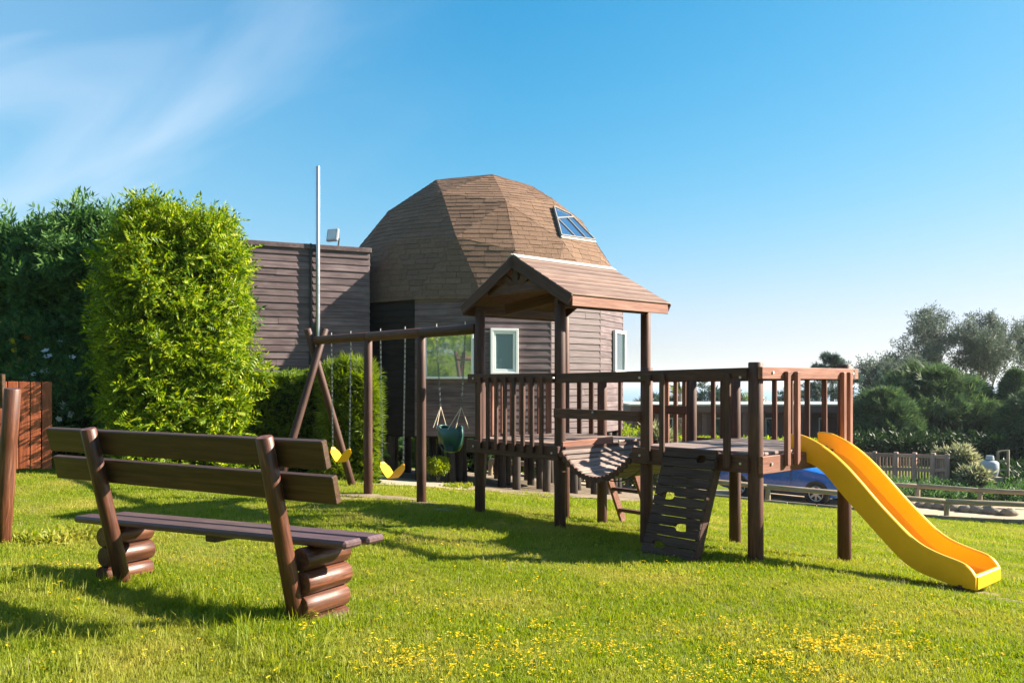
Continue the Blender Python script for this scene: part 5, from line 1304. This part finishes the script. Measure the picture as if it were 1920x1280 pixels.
# ------------------------------------------------------------------ long brick building and far roofs
lb = root('long_building', (*P(1400, 800, 52).to_2d(), bz(1400, 52)), 'long low dark brick building with flat white-edged roof behind the platform', 'building')
YB = 52; xa, xb = (1190 - CX) / F * YB, (1660 - CX) / F * YB; zr_ = EYE - (757 - HY) * YB / F; zb2 = zr_ - 3.6
mb = MB(); mb.bx(xa, xb, YB + .8, YB + 6, zb2 - 2, zr_ - .2); mb.build('wall', M_brick, lb)
mb = MB(); mb.bx(xa - .3, xb + .3, YB - .4, YB + 6.4, zr_ - .5, zr_ - .10); mb.build('roof_slab', M_brick, lb)
mb = MB(); mb.bx(xa - .34, xb + .34, YB - .44, YB + 6.44, zr_ - .10, zr_); mb.build('roof_edge', M_cap, lb)
def panel(nm, px0, px1, y0, y1, mat, dy=.75, par=lb):
    a, b_ = P(px0, y0, YB + dy), P(px1, y1, YB + dy); mb = MB(); mb.bx(a.x, b_.x, YB + dy, YB + .798, b_.z, a.z); return mb.build(nm, mat, par)
for px0, px1 in ((1238, 1262), (1266, 1288), (1338, 1356), (1360, 1376), (1436, 1452), (1536, 1552)): w_ = panel('window', px0, px1, 783, 822, M_white, .72); a, b_ = P(px0 + 1.5, 785, YB + .68), P(px1 - 1.5, 820, YB + .68); mb = MB(); mb.bx(a.x, b_.x, YB + .68, YB + .719, b_.z, a.z); mb.build('pane', M_glass, w_)
for px in (1232, 1320, 1396, 1430, 1500, 1580): a = P(px, 770, YB - .1); mb = MB(); mb.bx(a.x - .14, a.x + .14, YB - .2, YB + .08, zb2 - 2, zr_ - .52); mb.build('column', M_brick, lb)
def far_house(name, px0, px1, yr, ye, Y, zdrop, mroof, mwall, label, depth=7):
    a, b_ = P(px0, ye, Y), P(px1, ye, Y); zr2 = P(0, yr, Y).z; base = a.z - zdrop; rt = root(name, ((a.x + b_.x) / 2, Y, base), label, 'house')
    mb = MB(); mb.bx(a.x + .3, b_.x - .3, Y + .4, Y + depth, base, a.z); w_ = mb.build('wall', mwall, rt)
    ym = Y + depth / 2; i_ = (b_.x - a.x) * .25
    mb = MB(); mb.add([(a.x, Y, a.z), (b_.x, Y, a.z), (b_.x, Y + depth + .4, a.z), (a.x, Y + depth + .4, a.z), (a.x + i_, ym, zr2), (b_.x - i_, ym, zr2)], [(0, 1, 5, 4), (1, 2, 5), (2, 3, 4, 5), (3, 0, 4), (0, 3, 2, 1)]); mb.build('roof', mroof, rt)
    for k in range(3): x = a.x + (b_.x - a.x) * (.2 + .28 * k); mb = MB(); mb.bx(x, x + .9, Y + .34, Y + .398, a.z - 1.6, a.z - .5); mb.build('window', M_glass, rt)
far_house('far_house', 1245, 1322, 731, 745, 95, 5, M_roofgrey, M_brick, 'far house with grey hipped roof left of the corner post, behind the palm')
far_house('far_house', 1426, 1452, 743, 757, 90, 5, M_white, M_white, 'far small house with white gabled roof right of the corner post')

# ------------------------------------------------------------------ blue parked car
cf = Vector((8.95, 25.0)); cdr = Vector((.72, -.694)).normalized()
wheel_z = gz(cf.x, cf.y) + .02; cr = cf - cdr * 2.5; cz0 = (gz(cf.x, cf.y) + gz(cr.x, cr.y)) / 2 + .02
car = root('parked_car', (*((cf + cr) / 2), cz0), 'blue hatchback parked on the sandy road behind the play platform', 'car')
cside = Vector((cdr.y, -cdr.x)); cside = cside if cside.y < 0 else -cside      # the side turned to us
def CP(s, w, z): p = cf + cdr * s - cside * .78 + cside * w; return Vector((p.x, p.y, cz0 + z))   # s from the front axle forwards, w: sideways from the centreline
stations = [  # s, halfwidth, z sill, z belt, z roof (None = bonnet), roof halfwidth
    (.82, .55, .30, .62, .66, .45), (.74, .72, .24, .70, .76, .6), (.45, .84, .20, .80, .88, .7), (.0, .87, .2, .88, .96, .74), (-.45, .88, .2, .95, 1.03, .76), (-.75, .88, .2, .97, 1.12, .72), (-1.15, .88, .2, .98, 1.38, .64),
    (-1.6, .88, .2, .99, 1.49, .62), (-2.2, .88, .2, 1.0, 1.50, .62), (-2.75, .87, .2, 1.01, 1.46, .60), (-3.1, .86, .24, 1.02, 1.36, .58), (-3.32, .80, .30, 1.02, 1.12, .56), (-3.40, .70, .36, .92, .96, .5)]
cbm = MB(); glm = MB(); K = 0
for s, hw, zs, zbelt, zr3, rw in stations:
    half = [(hw * .9, zs), (hw * .985, zs + .08), (hw, (zs + zbelt) / 2), (hw * .985, zbelt - .06), (hw * .95, zbelt), ((hw * .95 + rw) / 2 + .02, (zbelt + zr3) / 2), (rw, zr3 - .03), (rw * .8, zr3)]
    ringp = half + [(-a, b) for a, b in reversed(half)]; K = len(ringp)
    cbm.v += [tuple(CP(s, w, z)) for w, z in ringp]
ns_ = len(stations)
for i in range(ns_ - 1):
    for k in range(K): a = i * K + k; b2_ = i * K + (k + 1) % K; cbm.f.append((a, b2_, b2_ + K, a + K))
cbm.f.append(tuple(range(K))); cbm.f.append(tuple(reversed(range((ns_ - 1) * K, ns_ * K))))
body = cbm.build('body', M_car, car, smooth=True, sharp=35)
def stn(s):
    for (a, b_) in zip(stations, stations[1:]):
        if b_[0] <= s <= a[0]: f = (a[0] - s) / (a[0] - b_[0]); return [a[k] + (b_[k] - a[k]) * f for k in range(6)]
def sidewin(s0, s1, t0_=.12, t1_=.86):
    for sg in (1, -1):
        mb = MB(); n = 5; row = []
        for k in range(n + 1):
            s = s0 + (s1 - s0) * k / n; S = stn(s)
            for f in (t0_, t1_):
                z = S[3] + (S[4] - .03 - S[3]) * f; w = S[1] * .95 + (S[5] - S[1] * .95) * f + .012; mb.v.append(tuple(CP(s, sg * w, z)))
                mb.v.append(tuple(CP(s, sg * (w - .03), z)))
        for k in range(n): a = k * 4; mb.f += [(a, a + 2, a + 6, a + 4), (a + 1, a + 5, a + 7, a + 3), (a, a + 4, a + 5, a + 1), (a + 2, a + 3, a + 7, a + 6)]
        mb.build('side_window', M_glass, car)
sidewin(-1.02, -1.95); sidewin(-2.02, -2.85)
mb = MB(); mb.add([CP(-.56, .68, 1.06), CP(-.56, -.68, 1.06), CP(-1.14, -.56, 1.40), CP(-1.14, .56, 1.40), CP(-.6, .68, 1.0), CP(-.6, -.68, 1.0), CP(-1.2, -.56, 1.34), CP(-1.2, .56, 1.34)], [(0, 1, 2, 3), (4, 7, 6, 5), (0, 4, 5, 1), (2, 6, 7, 3), (0, 3, 7, 4), (1, 5, 6, 2)]); mb.build('windscreen', M_glass, car)
for sg in (1, -1):
    mb = MB(); mb.box(frame_mat(CP(-.92, sg * .98, 1.03), (cdr.x, cdr.y, 0)), .14, .2, .13, .03); mb.build('mirror', M_car, car)
    mb = MB(); mb.box(frame_mat(CP(.60, sg * .74, .70), (cdr.x, cdr.y, 0)), .25, .16, .12, .03); mb.build('headlight', plain('lamp_lens', (.7, .75, .8), .1), car)
    mb = MB(); mb.box(frame_mat(CP(-1.3, sg * .875, .25), (cdr.x, cdr.y, 0)), 1.9, .03, .09, .01); mb.build('sill_trim', M_trim, car)
    for s in (-1.2, -2.1): mb = MB(); mb.box(frame_mat(CP(s - .55, sg * .885, .86), (cdr.x, cdr.y, 0)), .16, .03, .03, .006); mb.build('door_handle', M_car, car)
    mb = MB()
    for s in (-.78, -1.98): mb.box(frame_mat(CP(s, sg * .876, .62), (cdr.x, cdr.y, 0)), .010, .012, .62)
    mb.build('door_seam', M_trim, car)
for s in (0, -2.5):
    for sg in (1, -1):
        c = CP(s, sg * .80, .31); ax = Vector((cside.x, cside.y, 0)) * sg
        arch = MB(); arch.tube([c - ax * .1, c + ax * .078], .375, 28); arch.build('wheel_arch', M_trim, car)
        mb = MB(); n = 28; prof_w = [(-.1, .24), (-.1, .30), (-.08, .318), (.07, .318), (.095, .30), (.10, .225), (.07, .215)]
        s0 = ax.orthogonal().normalized(); s1 = ax.cross(s0)
        for k in range(n):
            a = 6.283 * k / n; rd = s0 * math.cos(a) + s1 * math.sin(a)
            for h_, r_ in prof_w: mb.v.append(tuple(c + ax * h_ + rd * r_))
        m7 = len(prof_w)
        for k in range(n):
            for j in range(m7 - 1): a = k * m7 + j; b3 = ((k + 1) % n) * m7 + j; mb.f.append((a, b3, b3 + 1, a + 1))
        tyre = mb.build('wheel', M_tyre, car, smooth=True, sharp=40)
        mb = MB(); mb.tube([c + ax * .01, c + ax * .03], .20, 24); mb.build('rim_back', M_trim, tyre)
        mb = MB()
        for k in range(7):
            a = 6.283 * k / 7; rd = s0 * math.cos(a) + s1 * math.sin(a); mb.box(frame_mat(c + ax * .085 + rd * .12, rd, ax), .19, .055, .02, .004)
        ringpts = [c + ax * .085 + (s0 * math.cos(6.283 * k / 24) + s1 * math.sin(6.283 * k / 24)) * .215 for k in range(25)]; mb.tube(ringpts, .014, 6, cap=False); mb.tube([c + ax * .06, c + ax * .10], .04, 10)
        mb.build('rim', M_galv, tyre)
print('OBJECTS', len(bpy.data.objects))

# ------------------------------------------------------------------ light coastal haze
m = bpy.data.materials.new('haze_air'); m.use_nodes = True; t = m.node_tree; t.nodes.remove(t.nodes['Principled BSDF'])
pv = N(t, 'ShaderNodeVolumePrincipled'); pv.inputs['Color'].default_value = (.82, .88, 1, 1); pv.inputs['Density'].default_value = HAZE; pv.inputs['Anisotropy'].default_value = .3
L(t, pv.outputs[0], t.nodes['Material Output'].inputs['Volume'])
hb = MB(); hb.bx(-9800, 9800, -9800, 9800, -41, 42)
tag(hb.build('haze', m), kind='stuff')
